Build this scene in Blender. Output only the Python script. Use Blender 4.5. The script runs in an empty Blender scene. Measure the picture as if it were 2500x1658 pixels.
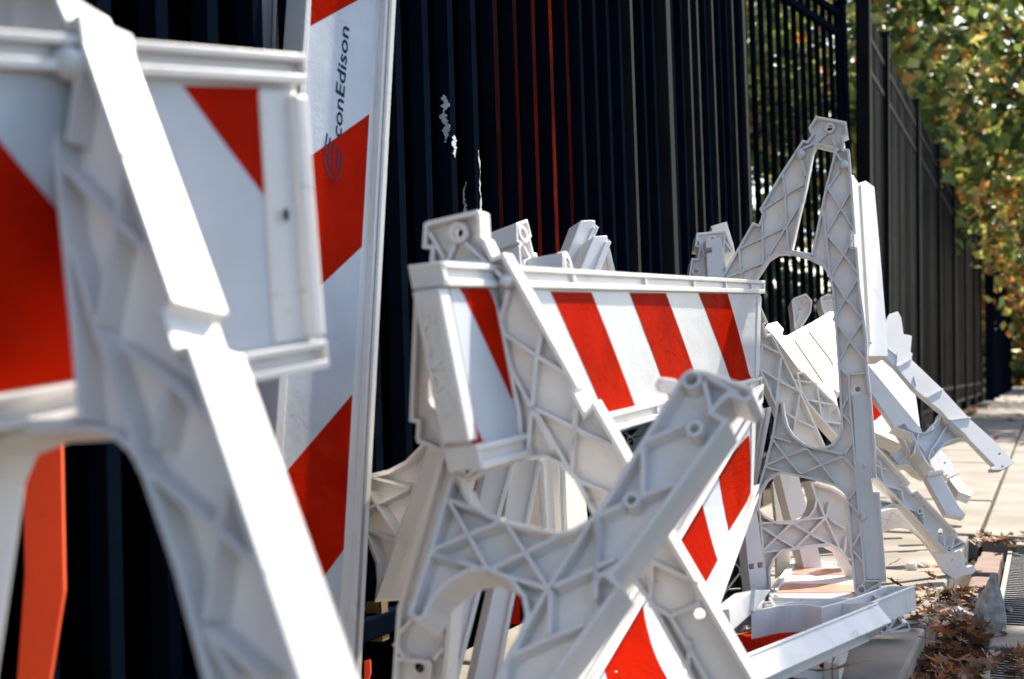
import bpy, bmesh, math, random
from mathutils import Vector, Matrix
from mathutils.geometry import tessellate_polygon

random.seed(7)
SC = bpy.context.scene
COL = SC.collection

# ------------------------------------------------------------------ camera, sky, sun, exposure
H = 0.47
YAW, PITCH = math.atan(1300 / 3472.2), math.atan(80 / 3472.2)
cam_data = bpy.data.cameras.new('camera')
cam = bpy.data.objects.new('camera', cam_data)
COL.objects.link(cam)
cam.location = (0, 0, H)
cam.rotation_euler = (math.pi / 2 + PITCH, 0, YAW)
cam_data.lens = 50
cam_data.sensor_width = 36
cam_data.clip_start = 0.05
cam_data.clip_end = 800
cam_data.dof.use_dof = True
cam_data.dof.focus_distance = 2.75
cam_data.dof.aperture_fstop = 5.6
cam_data.dof.aperture_blades = 7
SC.camera = cam

SUN_AZ, SUN_EL = math.radians(14), math.radians(41)     # azimuth from +Y towards +X
world = bpy.data.worlds.new('World')
SC.world = world
world.use_nodes = True
wn, wl = world.node_tree.nodes, world.node_tree.links
sky = wn.new('ShaderNodeTexSky')
sky.sky_type = 'NISHITA'
sky.sun_disc = False
sky.sun_elevation = SUN_EL
sky.sun_rotation = SUN_AZ
sky.dust_density = 1.6
sky.ozone_density = 0.8
wl.new(sky.outputs[0], wn['Background'].inputs[0])
wn['Background'].inputs[1].default_value = 0.118
sun_data = bpy.data.lights.new('sun', 'SUN')
sun_data.energy = 5.0
sun_data.angle = math.radians(0.5)
sun_data.color = (1.0, 0.91, 0.76)
sun = bpy.data.objects.new('sun', sun_data)
COL.objects.link(sun)
sun_dir = Vector((math.sin(SUN_AZ) * math.cos(SUN_EL), math.cos(SUN_AZ) * math.cos(SUN_EL), math.sin(SUN_EL)))
sun.location = sun_dir * 30
sun.rotation_euler = sun_dir.to_track_quat('Z', 'Y').to_euler()
SC.view_settings.view_transform = 'Standard'
SC.view_settings.look = 'None'
SC.view_settings.exposure = 1.35
SC.view_settings.gamma = 1
SC.cycles.max_bounces = 7
SC.cycles.caustics_reflective = False
SC.cycles.caustics_refractive = False
SC.cycles.sample_clamp_indirect = 6

# ------------------------------------------------------------------ photograph measurements -> points in the place
FP, CX, CY = 3472.2, 1250.0, 829.0
ROT = cam.rotation_euler.to_matrix()
EYE = Vector((0, 0, H))
def ray(x, y):
    return ROT @ Vector(((x - CX) / FP, (CY - y) / FP, -1))
def at(x, y, d):
    return EYE + ray(x, y) * d
def px(p):
    q = ROT.transposed() @ (p - EYE)
    return (CX - FP * q.x / q.z, CY + FP * q.y / q.z)
# detail sheets used for measuring: origin and scale of each
SHEET = dict(a=(0, 0, .5292), b=(0, 830, .528), c=(880, 480, .39541), d=(880, 1000, .41977), e=(1400, 800, .54695),
             g=(1600, 250, .47847), h=(1700, 950, .45147), k=(900, 0, .67653), m=(1840, 680, .28058), n=(2020, 1060, .2168),
             o=(1640, 1300, .27907), p=(1000, 500, .39539), q=(1200, 500, .29598), r=(720, 0, .29345), s=(2050, 0, .61224),
             t=(1780, 940, .35714), u=(860, 1380, .17759), v=(2180, 1280, .2411), N=(0, 0, 1))
def M(*args):
    out = []
    for sh, pts in zip(args[::2], args[1::2]):
        x0, y0, s = SHEET[sh]
        out += [(x0 + x * s, y0 + y * s) for x, y in pts]
    return out

class Pl:
    """a plane in the place; w is measured towards the eye"""
    def __init__(self, a, b, c):
        A, B, C = at(*a), at(*b), at(*c)
        n = (B - A).cross(C - A).normalized()
        if n.dot(EYE - A) < 0: n = -n
        self.set(A, n)
    def set(self, A, n):
        self.o, self.n = A, n
        e = Vector((0, 0, 1)).cross(n)
        if e.length < .1: e = Vector((1, 0, 0))
        self.e1 = e.normalized(); self.e2 = n.cross(self.e1)
    def uv(self, p):
        r = ray(*p)
        t = (self.o - EYE).dot(self.n) / r.dot(self.n)
        q = EYE + r * t - self.o
        return Vector((q.dot(self.e1), q.dot(self.e2)))
    def p3(self, u, w):
        return self.o + self.e1 * u[0] + self.e2 * u[1] + self.n * w
def flat(z):
    p = Pl.__new__(Pl); p.set(Vector((0, 2, z)), Vector((0, 0, 1))); return p

class Patch:
    """a four-cornered sheet: s runs left to right, t top to bottom"""
    def __init__(self, tl, tr, br, bl):
        self.c = [at(*tl), at(*tr), at(*br), at(*bl)]
        a, b, c, d = self.c
        self.n = ((b - a) + (c - d)).cross((a - d) + (b - c)).normalized()
        if self.n.dot(EYE - (a + b + c + d) / 4) < 0: self.n = -self.n
    def p(self, s, t, w=0):
        a, b, c, d = self.c
        return (a * (1 - s) + b * s) * (1 - t) + (d * (1 - s) + c * s) * t + self.n * w
    def inv(self, q):
        s = t = .5
        for _ in range(25):
            f = px(self.p(s, t)); h = 1e-4
            fs, ft = px(self.p(s + h, t)), px(self.p(s, t + h))
            a, b, c, d = (fs[0] - f[0]) / h, (ft[0] - f[0]) / h, (fs[1] - f[1]) / h, (ft[1] - f[1]) / h
            ex, ey = q[0] - f[0], q[1] - f[1]
            D = a * d - b * c
            if abs(D) < 1e-9: break
            s += max(-.4, min(.4, (ex * d - b * ey) / D)); t += max(-.4, min(.4, (a * ey - ex * c) / D))
        return s, t

# ------------------------------------------------------------------ materials
def mat(name, col, rough=.5, spec=.5, var=0, vscale=8, bump=0, bscale=120, coat=0, trans=0, tcol=None, metal=0, dirt=0, dcol=(.12, .11, .1), dscale=18, dlo=.56, dhi=.72, scuff=0, crease=0):
    m = bpy.data.materials.new(name); m.use_nodes = True
    nt = m.node_tree; N, L = nt.nodes, nt.links
    b = N['Principled BSDF']; out = N['Material Output']
    b.inputs['Roughness'].default_value = rough
    b.inputs['Specular IOR Level'].default_value = spec
    b.inputs['Metallic'].default_value = metal
    if coat:
        b.inputs['Coat Weight'].default_value = coat; b.inputs['Coat Roughness'].default_value = .07
    geo = N.new('ShaderNodeNewGeometry')
    csock = None
    rgb = N.new('ShaderNodeRGB'); rgb.outputs[0].default_value = (*col, 1); csock = rgb.outputs[0]
    if var:
        t = N.new('ShaderNodeTexNoise'); t.inputs['Scale'].default_value = vscale; t.inputs['Detail'].default_value = 6
        L.new(geo.outputs['Position'], t.inputs['Vector'])
        mr = N.new('ShaderNodeMapRange'); mr.inputs[1].default_value = .3; mr.inputs[2].default_value = .7
        mr.inputs[3].default_value = 1 - var; mr.inputs[4].default_value = 1 + var * .6
        L.new(t.outputs[0], mr.inputs[0])
        mx = N.new('ShaderNodeMix'); mx.data_type = 'RGBA'; mx.blend_type = 'MULTIPLY'; mx.inputs[0].default_value = 1
        L.new(csock, mx.inputs[6]); L.new(mr.outputs[0], mx.inputs[7]); csock = mx.outputs[2]
    if dirt:
        t = N.new('ShaderNodeTexNoise'); t.inputs['Scale'].default_value = dscale; t.inputs['Detail'].default_value = 9; t.inputs['Roughness'].default_value = .68
        mp = N.new('ShaderNodeMapping'); mp.inputs['Scale'].default_value = (1, 1, .45)
        L.new(geo.outputs['Position'], mp.inputs[0]); L.new(mp.outputs[0], t.inputs['Vector'])
        mr = N.new('ShaderNodeMapRange'); mr.inputs[1].default_value = dlo; mr.inputs[2].default_value = dhi
        mr.inputs[3].default_value = 0; mr.inputs[4].default_value = dirt
        L.new(t.outputs[0], mr.inputs[0])
        mx = N.new('ShaderNodeMix'); mx.data_type = 'RGBA'
        L.new(mr.outputs[0], mx.inputs[0]); L.new(csock, mx.inputs[6]); mx.inputs[7].default_value = (*dcol, 1); csock = mx.outputs[2]
    if scuff:
        for sc_, st_, lo_ in ((38, (1.0, .25, 2.2), .66), (170, (1, 1, 1), .7)):
            t = N.new('ShaderNodeTexNoise'); t.inputs['Scale'].default_value = sc_; t.inputs['Detail'].default_value = 5; t.inputs['Roughness'].default_value = .6
            mp = N.new('ShaderNodeMapping'); mp.inputs['Scale'].default_value = st_; mp.inputs['Rotation'].default_value = (.4, .6, .3)
            L.new(geo.outputs['Position'], mp.inputs[0]); L.new(mp.outputs[0], t.inputs['Vector'])
            mr = N.new('ShaderNodeMapRange'); mr.inputs[1].default_value = lo_; mr.inputs[2].default_value = lo_ + .07; mr.inputs[3].default_value = 0; mr.inputs[4].default_value = scuff
            L.new(t.outputs[0], mr.inputs[0])
            mx = N.new('ShaderNodeMix'); mx.data_type = 'RGBA'
            L.new(mr.outputs[0], mx.inputs[0]); L.new(csock, mx.inputs[6]); mx.inputs[7].default_value = (.16, .14, .12, 1); csock = mx.outputs[2]
    L.new(csock, b.inputs['Base Color'])
    if bump:
        t = N.new('ShaderNodeTexNoise'); t.inputs['Scale'].default_value = bscale; t.inputs['Detail'].default_value = 4
        L.new(geo.outputs['Position'], t.inputs['Vector'])
        bp = N.new('ShaderNodeBump'); bp.inputs['Strength'].default_value = bump; bp.inputs['Distance'].default_value = .002
        hs = t.outputs[0]
        if crease:
            vo = N.new('ShaderNodeTexVoronoi'); vo.feature = 'DISTANCE_TO_EDGE'; vo.inputs['Scale'].default_value = 22
            t2 = N.new('ShaderNodeTexNoise'); t2.inputs['Scale'].default_value = 14; t2.inputs['Detail'].default_value = 3
            L.new(geo.outputs['Position'], t2.inputs['Vector'])
            ad = N.new('ShaderNodeMix'); ad.data_type = 'RGBA'; ad.inputs[0].default_value = .2
            L.new(geo.outputs['Position'], ad.inputs[6]); L.new(t2.outputs['Color'], ad.inputs[7]); L.new(ad.outputs[2], vo.inputs['Vector'])
            mr = N.new('ShaderNodeMapRange'); mr.inputs[1].default_value = 0; mr.inputs[2].default_value = .035; mr.inputs[3].default_value = crease; mr.inputs[4].default_value = 0
            L.new(vo.outputs['Distance'], mr.inputs[0])
            am = N.new('ShaderNodeMath'); am.operation = 'ADD'; L.new(hs, am.inputs[0]); L.new(mr.outputs[0], am.inputs[1]); hs = am.outputs[0]
        L.new(hs, bp.inputs['Height']); L.new(bp.outputs[0], b.inputs['Normal'])
        if coat: L.new(bp.outputs[0], b.inputs['Coat Normal'])
    if trans:
        tr = N.new('ShaderNodeBsdfTranslucent')
        if tcol: tr.inputs[0].default_value = (*tcol, 1)
        else: L.new(csock, tr.inputs[0])
        ms = N.new('ShaderNodeMixShader'); ms.inputs[0].default_value = trans
        L.new(b.outputs[0], ms.inputs[1]); L.new(tr.outputs[0], ms.inputs[2]); L.new(ms.outputs[0], out.inputs[0])
    return m

WHITE = mat('white_moulded_plastic', (.79, .78, .765), .42, .5, var=.06, vscale=9, bump=.25, bscale=420, trans=.13, tcol=(.85, .77, .72), dirt=.42, dcol=(.36, .31, .25), dscale=9, scuff=.45)
BOARD = mat('white_board_plastic', (.79, .775, .75), .38, .5, var=.05, bump=.2, bscale=300, trans=.1, tcol=(.8, .7, .6), dirt=.35, dcol=(.33, .3, .26), dscale=15, scuff=.4)
SHEETW = mat('white_reflective_sheeting', (.5, .54, .585), .38, .3, var=.08, vscale=14, bump=.18, bscale=60, coat=.12, dirt=.2, dcol=(.35, .35, .36), dscale=25, scuff=.25, crease=.35)
SHEETR = mat('red_reflective_sheeting', (.43, .011, .0015), .5, .0, var=.22, vscale=12, bump=.35, bscale=45, coat=.02, scuff=.15, crease=.45, dirt=.3, dcol=(.3, .015, .004), dscale=30)
FADED = mat('faded_red_sheeting', (.68, .2, .13), .4, .5, var=.15, vscale=20, bump=.4, bscale=60, coat=.3, dirt=.35, dcol=(.6, .5, .42), dscale=22)
BLACKINK = mat('dark_blue_ink', (.02, .045, .075), .6, .0)
HILITE = mat('painted_highlight_grey', (.012, .014, .016), .5, .015, var=.3, vscale=6, dirt=.5, dcol=(.035, .034, .032), dscale=5)  # lighter grey standing in for highlights on posts and pickets
FENCE2 = mat('pale_weathered_paint', (.04, .04, .04), .5, .06, var=.3, vscale=3, dirt=.5, dcol=(.09, .085, .08), dscale=2.2)
FENCE3 = mat('dark_weathered_paint', (.004, .0045, .006), .5, .1, var=.3, vscale=3)
ORANGE = mat('orange_plastic', (.9, .12, .025), .45, trans=.22, tcol=(1.0, .16, .03), scuff=.4, var=.1, dirt=.35, dcol=(.35, .05, .01), dscale=12)
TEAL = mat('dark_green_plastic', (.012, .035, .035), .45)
FENCE = mat('black_fence_paint', (.003, .006, .012), .6, .0, var=.2, vscale=20, bump=.25, bscale=200, dirt=.15, dcol=(.006, .006, .006), dscale=30)
GREYFENCE = mat('weathered_fence_paint', (.008, .009, .011), .5, .03, var=.3, vscale=3, bump=.2, bscale=150, dirt=.5, dcol=(.035, .033, .031), dscale=2.2, dlo=.5, dhi=.75)
REDS = [mat('red_on_iron_%d' % i, c, .5, .0, var=.4, vscale=14, dirt=.7, dcol=(.008, .006, .008), dscale=9, dlo=.45, dhi=.62) for i, c in enumerate(((.014, .003, .003), (.02, .003, .003), (.045, .004, .003), (.11, .009, .004), (.022, .003, .003)))]
REDFACE = mat('red_on_iron', (.13, .008, .003), .5, .0, var=.25, vscale=25, dirt=.45, dcol=(.02, .012, .012), dscale=16)
PALEPAINT = mat('pale_primer', (.45, .5, .52), .6, var=.2, vscale=30)
RUSTY = mat('yellow_rusted_iron', (.2, .12, .035), .7, var=.4, vscale=40, dirt=.6, dcol=(.03, .025, .02), dscale=35)
DARKNESS = mat('painted_darkness', (.0006, .0008, .0012), .95, .0)  # near-black standing for darkness behind the fence and in the hole
CONC = mat('concrete', (.255, .228, .198), .85, .2, var=.25, vscale=5, bump=.6, bscale=160, dirt=.75, dcol=(.13, .115, .1), dscale=3.2, dlo=.42, dhi=.72, scuff=.5)
BRICK = mat('worn_brick', (.2, .135, .11), .85, .2, var=.25, vscale=14, bump=.6, bscale=120, dirt=.5, dcol=(.14, .1, .08), dscale=14)
IRON = mat('grating_iron', (.045, .055, .065), .5, .5, metal=.4, var=.3, vscale=12, dirt=.5, dcol=(.09, .06, .04), dscale=16)
STONE = mat('grey_stone', (.36, .355, .34), .9, .2, var=.45, vscale=60, bump=1.0, bscale=130, dirt=.5, dcol=(.12, .12, .12), dscale=60)
SOIL = mat('dark_soil', (.06, .045, .035), .95, .1, var=.4, vscale=6, bump=.6, bscale=50)
DIRTMAT = mat('pit_dirt', (.035, .028, .022), .95, .1, var=.4, vscale=10)
LEAFB = [mat('dry_leaf_%s' % n, c, .65, .3, var=.3, vscale=40, trans=.22) for n, c in
         (('brown', (.17, .075, .035)), ('tan', (.34, .2, .11)), ('rust', (.42, .13, .035)), ('dark', (.08, .045, .03)), ('green', (.2, .22, .06)))]
FOL = [mat('foliage_%s' % n, c, .5, .45, trans=.42) for n, c in
       (('green', (.18, .25, .06)), ('dark', (.055, .09, .022)), ('yellow', (.56, .52, .14)), ('orange', (.55, .24, .045)), ('brown', (.22, .11, .04)))]
BARK = mat('bark', (.07, .055, .045), .9, .2, var=.4, vscale=12, bump=.8, bscale=30)

# ------------------------------------------------------------------ scene objects
def link(name, me, parent=None, m=None, bevel=0):
    o = bpy.data.objects.new(name, me); COL.objects.link(o)
    if m and not me.materials: me.materials.append(m)
    if parent:
        o.parent = parent
        off = Vector(parent.location); pp = parent.parent
        while pp: off += pp.location; pp = pp.parent
        o.location = -off
    if bevel:
        b = o.modifiers.new('bevel', 'BEVEL'); b.width = bevel; b.segments = 2; b.limit_method = 'ANGLE'; b.angle_limit = .6
        b.harden_normals = False
    return o
def mesh(verts, faces, smooth=False):
    me = bpy.data.meshes.new('m'); me.from_pydata([tuple(v) for v in verts], [], faces); me.update()
    if smooth: me.polygons.foreach_set('use_smooth', [True] * len(me.polygons))
    return me
def fixn(me):
    bm = bmesh.new(); bm.from_mesh(me); bmesh.ops.recalc_face_normals(bm, faces=bm.faces); bm.to_mesh(me); bm.free(); return me
def thing(name, label, cat, loc, group=None):
    o = bpy.data.objects.new(name, None); COL.objects.link(o); o.location = loc; o.empty_display_size = .05
    o['label'] = label; o['category'] = cat
    if group: o['group'] = group
    return o
def tag(o, label, cat, group=None):
    o['label'] = label; o['category'] = cat
    if group: o['group'] = group
    return o
def area(p): return sum(p[i].x * p[i - 1].y - p[i - 1].x * p[i].y for i in range(len(p))) * -.5
def ccw(p): return p if area(p) > 0 else p[::-1]
def offset(p, d):
    """move a counter-clockwise loop inwards by d"""
    out = []
    for i in range(len(p)):
        a, b, c = p[i - 1], p[i], p[(i + 1) % len(p)]
        u, v = (b - a), (c - b)
        u = u.normalized() if u.length > 1e-9 else Vector((1, 0)); v = v.normalized() if v.length > 1e-9 else u
        nu, nv = Vector((-u.y, u.x)), Vector((-v.y, v.x))
        k = nu + nv
        if k.length < .3: k = nu
        k = k.normalized(); f = min(1.8, 1 / max(.3, k.dot(nu)))
        out.append(b + k * d * f)
    return out
def soften(p, n=1):
    return p
def ringmesh(pl, P, Q, w0, w1):
    n = len(P)
    V = [pl.p3(a, w0) for a in P] + [pl.p3(a, w0) for a in Q] + [pl.p3(a, w1) for a in P] + [pl.p3(a, w1) for a in Q]
    F = []
    for i in range(n):
        j = (i + 1) % n
        F += [(i, j, n + j, n + i), (2 * n + i, 3 * n + i, 3 * n + j, 2 * n + j), (i, 2 * n + i, 2 * n + j, j), (n + i, n + j, 3 * n + j, 3 * n + i)]
    return V, F
def circle(c, r, n=20):
    return [Vector((c[0] + r * math.cos(2 * math.pi * i / n), c[1] + r * math.sin(2 * math.pi * i / n))) for i in range(n)]
def plate(pl, loops, w0, w1):
    """a plate with holes"""
    flatl = [v for l in loops for v in l]
    tri = tessellate_polygon([[Vector((v.x, v.y, 0)) for v in l] for l in loops])
    n = len(flatl)
    V = [pl.p3(v, w0) for v in flatl] + [pl.p3(v, w1) for v in flatl]
    F = [tuple(t) for t in tri] + [tuple(n + i for i in t[::-1]) for t in tri]
    k = 0
    for l in loops:
        m_ = len(l)
        for i in range(m_):
            j = (i + 1) % m_
            F.append((k + i, k + j, n + k + j, n + k + i))
        k += m_
    return V, F
def ribmesh(pl, a, b, wd, w0, w1):
    d = (b - a); L = d.length
    if L < 1e-6: return None
    d /= L; nrm = Vector((-d.y, d.x)) * wd * .5
    q = [a - nrm, b - nrm, b + nrm, a + nrm]
    V = [pl.p3(x, w0) for x in q] + [pl.p3(x, w1) for x in q]
    return V, [(0, 1, 2, 3), (7, 6, 5, 4), (0, 4, 5, 1), (1, 5, 6, 2), (2, 6, 7, 3), (3, 7, 4, 0)]
def dome(pl, c, r, w0):
    V, F = [], []; n, k = 14, 5
    for j in range(k):
        a = j / (k - 1) * math.pi / 2
        for i in range(n):
            b = 2 * math.pi * i / n
            V.append(pl.p3((c[0] + r * math.cos(a) * math.cos(b), c[1] + r * math.cos(a) * math.sin(b)), w0 + r * (.5 + math.sin(a))))
    for j in range(k - 1):
        for i in range(n): F.append((j * n + i, j * n + (i + 1) % n, (j + 1) * n + (i + 1) % n, (j + 1) * n + i))
    base = len(V)
    for i in range(n): V.append(pl.p3((c[0] + r * math.cos(2 * math.pi * i / n), c[1] + r * math.sin(2 * math.pi * i / n)), w0 - .004))
    for i in range(n): F.append((base + i, base + (i + 1) % n, (i + 1) % n, i))
    return V, F
def lattice(parent, pl, outer, holes=(), ribs=(), bosses=(), pins=(), through=(), D=.04, wall=.0046, rw=.0042, web=-.019, m=WHITE, part=None, bev=.0011):
    """a moulded lattice leg: rim flange, thin web, ribs, tubular bosses, round pins. All outlines in photograph measure."""
    host = parent
    O = ccw([pl.uv(p) for p in outer])
    Hs = [ccw([pl.uv(p) for p in h]) for h in holes]
    T = []
    for (p, r) in through:
        c = pl.uv(p); rr = (pl.uv((p[0] + r, p[1])) - c).length
        T.append(circle(c, rr, 16))
    V, F = plate(pl, [offset(O, .001)] + [offset(h, -.001)[::-1] for h in Hs] + [t[::-1] for t in T], web, web - .004)
    if part:
        w = link(part, fixn(mesh(V, F)), parent, m); host = w
    else:
        w = link('web', fixn(mesh(V, F)), parent, m)
    V, F = ringmesh(pl, O, offset(O, wall), 0, -D)
    link('rim', fixn(mesh(V, F)), host, m, bev)
    for h in Hs:
        V, F = ringmesh(pl, h, offset(h, -wall), 0, -D)
        link('rim', fixn(mesh(V, F)), host, m, bev)
    for r_ in ribs:
        q = [pl.uv(p) for p in r_]
        for a, b in zip(q[:-1], q[1:]):
            g = ribmesh(pl, a, b, rw, -.0012, web - .0005)
            if g: link('rib', fixn(mesh(*g)), host, m, .0005)
    for (p, r, ri) in bosses:
        c = pl.uv(p); k = (pl.uv((p[0] + 1, p[1])) - c).length
        V, F = ringmesh(pl, circle(c, r * k, 22), circle(c, ri * k, 22), .001, web - .001)
        link('boss', fixn(mesh(V, F)), host, m, .0006)
    for (p, r) in pins:
        c = pl.uv(p); k = (pl.uv((p[0] + 1, p[1])) - c).length
        link('pin', fixn(mesh(*dome(pl, c, r * k, -.002), smooth=True)), host, m)
    return w
def slab(name, parent, pl, outer, thick, m=BOARD, w0=0, holes=(), bev=.0012):
    O = ccw([pl.uv(p) for p in outer])
    V, F = plate(pl, [O] + [ccw([pl.uv(p) for p in h])[::-1] for h in holes], w0, w0 - thick)
    return link(name, fixn(mesh(V, F)), parent, m, bev)
def slab_thing(name, label, cat, pl, outer, thick, m=BOARD, holes=(), lips=(), group=None, extra=()):
    """a plank or plate of its own, with raised edge strips; lips: pixel polylines"""
    O = [pl.p3(pl.uv(p), 0) for p in outer]
    t = thing(name, label, cat, min(O, key=lambda v: v.z), group)
    slab('face', t, pl, outer, thick, m, 0, holes)
    for l in lips:
        q = [pl.uv(p) for p in l]
        for a, b in zip(q[:-1], q[1:]):
            link('lip', fixn(mesh(*ribmesh(pl, a, b, .006, .006, -.001))), t, m, .001)
    for (nm, poly, mm) in extra:
        slab(nm, t, pl, poly, .0025, mm, .0014, bev=0)
    return t
def patchbox(pa, s0, s1, t0, t1, w0, w1, ns=10, nt=2):
    V, F = [], []
    def g(i, j, w): return pa.p(s0 + (s1 - s0) * i / ns, t0 + (t1 - t0) * j / nt, w)
    for w in (w1, w0):
        for j in range(nt + 1):
            for i in range(ns + 1): V.append(g(i, j, w))
    k = (ns + 1) * (nt + 1); I = lambda i, j: j * (ns + 1) + i
    for j in range(nt):
        for i in range(ns):
            a = (I(i, j), I(i + 1, j), I(i + 1, j + 1), I(i, j + 1)); F.append(a); F.append(tuple(k + x for x in a[::-1]))
    for i in range(ns):
        F.append((I(i, 0), k + I(i, 0), k + I(i + 1, 0), I(i + 1, 0))); F.append((I(i + 1, nt), k + I(i + 1, nt), k + I(i, nt), I(i, nt)))
    for j in range(nt):
        F.append((I(0, j + 1), k + I(0, j + 1), k + I(0, j), I(0, j))); F.append((I(ns, j), k + I(ns, j), k + I(ns, j + 1), I(ns, j + 1)))
    return V, F
def quadsheet(pa, quad, w0, w1, ns=4, nt=10, lo=0, hi=1):
    """thin sheet spread between four (s,t) corners tl,tr,br,bl"""
    V, F = [], []
    for w in (w1, w0):
        for j in range(nt + 1):
            for i in range(ns + 1):
                x, y = i / ns, j / nt
                s = (quad[0][0] * (1 - x) + quad[1][0] * x) * (1 - y) + (quad[3][0] * (1 - x) + quad[2][0] * x) * y
                t = (quad[0][1] * (1 - x) + quad[1][1] * x) * (1 - y) + (quad[3][1] * (1 - x) + quad[2][1] * x) * y
                V.append(pa.p(s, max(lo, min(hi, t)), w))
    k = (ns + 1) * (nt + 1); I = lambda i, j: j * (ns + 1) + i
    for j in range(nt):
        for i in range(ns):
            a = (I(i, j), I(i + 1, j), I(i + 1, j + 1), I(i, j + 1)); F.append(a); F.append(tuple(k + x for x in a[::-1]))
    for i in range(ns):
        F.append((I(i, 0), k + I(i, 0), k + I(i + 1, 0), I(i + 1, 0))); F.append((I(i + 1, nt), k + I(i + 1, nt), k + I(i, nt), I(i, nt)))
    for j in range(nt):
        F.append((I(0, j + 1), k + I(0, j + 1), k + I(0, j), I(0, j))); F.append((I(ns, j), k + I(ns, j), k + I(ns, j + 1), I(ns, j + 1)))
    return V, F
def board(parent, pa, stripes, r0=.12, r1=.12, thick=.036, lip=.011, caps=(), dividers=(), mred=SHEETR, name='board', lipm=None):
    """barricade board: body, white sheeting, red stripes, channelled rails along both long edges, end caps"""
    b = link(name, fixn(mesh(*patchbox(pa, 0, 1, r0 * .5, 1 - r1 * .5, -thick + .006, 0, 14, 3))), parent, BOARD)
    link('sheeting', fixn(mesh(*patchbox(pa, .012, .988, r0 + .004, 1 - r1 - .004, 0, .0012, 14, 4))), b, SHEETW)
    for q in stripes:
        st = [pa.inv(p) for p in q]
        V, F = quadsheet(pa, st, .0006, .0016, 4, 10, r0 + .004, 1 - r1 - .004)
        link('stripe', fixn(mesh(V, F)), b, mred)
    for (ta, tb) in ((0, r0), (1 - r1, 1)):
        d = tb - ta
        rail = link('rail', fixn(mesh(*patchbox(pa, 0, 1, ta + d * .26, tb - d * .3, -thick, .003, 12, 1))), b, BOARD, .001)
        link('rail_lip', fixn(mesh(*patchbox(pa, -.001, 1.001, ta, ta + d * .27, -thick - .001, lip, 12, 1))), b, BOARD, .0012)
        link('rail_lip', fixn(mesh(*patchbox(pa, -.001, 1.001, tb - d * .31, tb, -thick - .001, lip, 12, 1))), b, BOARD, .0012)
        for s in dividers:
            link('divider', fixn(mesh(*patchbox(pa, s - .003, s + .003, ta + d * .25, tb - d * .28, 0, lip - .001, 1, 1))), b, BOARD)
        for s in (0, 1):
            link('rail_end', fixn(mesh(*patchbox(pa, s - .004, s + .004, ta + d * .02, tb - d * .02, -thick + .001, lip - .001, 1, 1))), b, BOARD, .001)
    for (s0, s1, w) in caps:
        link('end_cap', fixn(mesh(*patchbox(pa, s0, s1, r0 + .02, 1 - r1 - .01, -thick - w, w, 2, 3))), b, BOARD, .002)
    return b
def box(name, c0, c1, parent=None, m=None, bev=0):
    x0, y0, z0 = c0; x1, y1, z1 = c1
    V = [(x, y, z) for z in (z0, z1) for x, y in ((x0, y0), (x1, y0), (x1, y1), (x0, y1))]
    F = [(3, 2, 1, 0), (4, 5, 6, 7), (0, 1, 5, 4), (1, 2, 6, 5), (2, 3, 7, 6), (3, 0, 4, 7)]
    return link(name, mesh(V, F), parent, m, bev)
def beam(A, B, w, h, up=Vector((0, 0, 1))):
    d = (B - A).normalized(); sx = d.cross(up).normalized() * w * .5; uz = sx.cross(d).normalized() * h * .5
    V = [p + a + b for p in (A, B) for a, b in ((-sx, -uz), (sx, -uz), (sx, uz), (-sx, uz))]
    return V, [(3, 2, 1, 0), (4, 5, 6, 7), (0, 1, 5, 4), (1, 2, 6, 5), (2, 3, 7, 6), (3, 0, 4, 7)]
def lowest(pl, pts):
    return min([pl.p3(pl.uv(p), 0) for p in pts], key=lambda v: v.z)
def textmesh(txt, shear=0, bold=.012):
    cu = bpy.data.curves.new('t', 'FONT'); cu.body = txt; cu.shear = shear; cu.offset = bold; cu.resolution_u = 3
    o = bpy.data.objects.new('t', cu); COL.objects.link(o)
    bpy.context.view_layer.update()
    me = bpy.data.meshes.new_from_object(o.evaluated_get(bpy.context.evaluated_depsgraph_get()))
    bpy.data.objects.remove(o)
    xs = [v.co.x for v in me.vertices]
    return [(v.co.x - min(xs), v.co.y) for v in me.vertices], [tuple(p.vertices) for p in me.polygons], max(xs) - min(xs)

# ================================================================== the setting
COSY, SINY = math.cos(YAW), math.sin(YAW)
def cam2w(lat, depth): return lat * COSY - depth * SINY, lat * SINY + depth * COSY
def struct(o): o['kind'] = 'structure'; return o

struct(box('ground', (-200, -60, -.5), (200, 340, -.075), None, SOIL))
walk = bpy.data.objects.new('sidewalk', None); COL.objects.link(walk); walk['kind'] = 'structure'
def paving(x0, x1, y0, y1, jit):
    V, F = [], []
    z = random.uniform(-.004, .003)
    dz = [random.uniform(-jit, jit) for _ in range(4)]
    g = .005
    o = box('paving_slab', (x0 + g, y0 + g, -.09), (x1 - g, y1 - g, z), walk, CONC, .006)
    for i, k in enumerate((4, 5, 6, 7)): o.data.vertices[k].co.z += dz[i]
for y0, y1 in ((-.6, .5), (.5, 1.42), (1.42, 2.16), (2.16, 2.74), (2.74, 3.5), (3.5, 4.35)):
    paving(-.935, -.205, y0, y1, .003)
y = 4.35
while y < 60:
    st = 1.15 if y < 16 else 4
    for x0, x1 in ((-.935, -.18), (-.18, .95), (.95, 2.1), (2.1, 3.3)): paving(x0, x1, y, y + st, .003)
    y += st
struct(box('tree_pit', (-.2, -.6, -.3), (3.3, 4.35, -.07), None, DIRTMAT))
edge = bpy.data.objects.new('brick_edging', None); COL.objects.link(edge); edge['kind'] = 'structure'
y = 2.98
while y < 4.2:
    L_ = .17 + random.uniform(-.02, .02)
    box('brick', (-.17 + random.uniform(-.004, .004), y, -.08), (-.112 + random.uniform(-.003, .003), y + L_ - .006, -.022 + random.uniform(-.01, .004)), edge, BRICK, .004)
    y += L_
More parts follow.
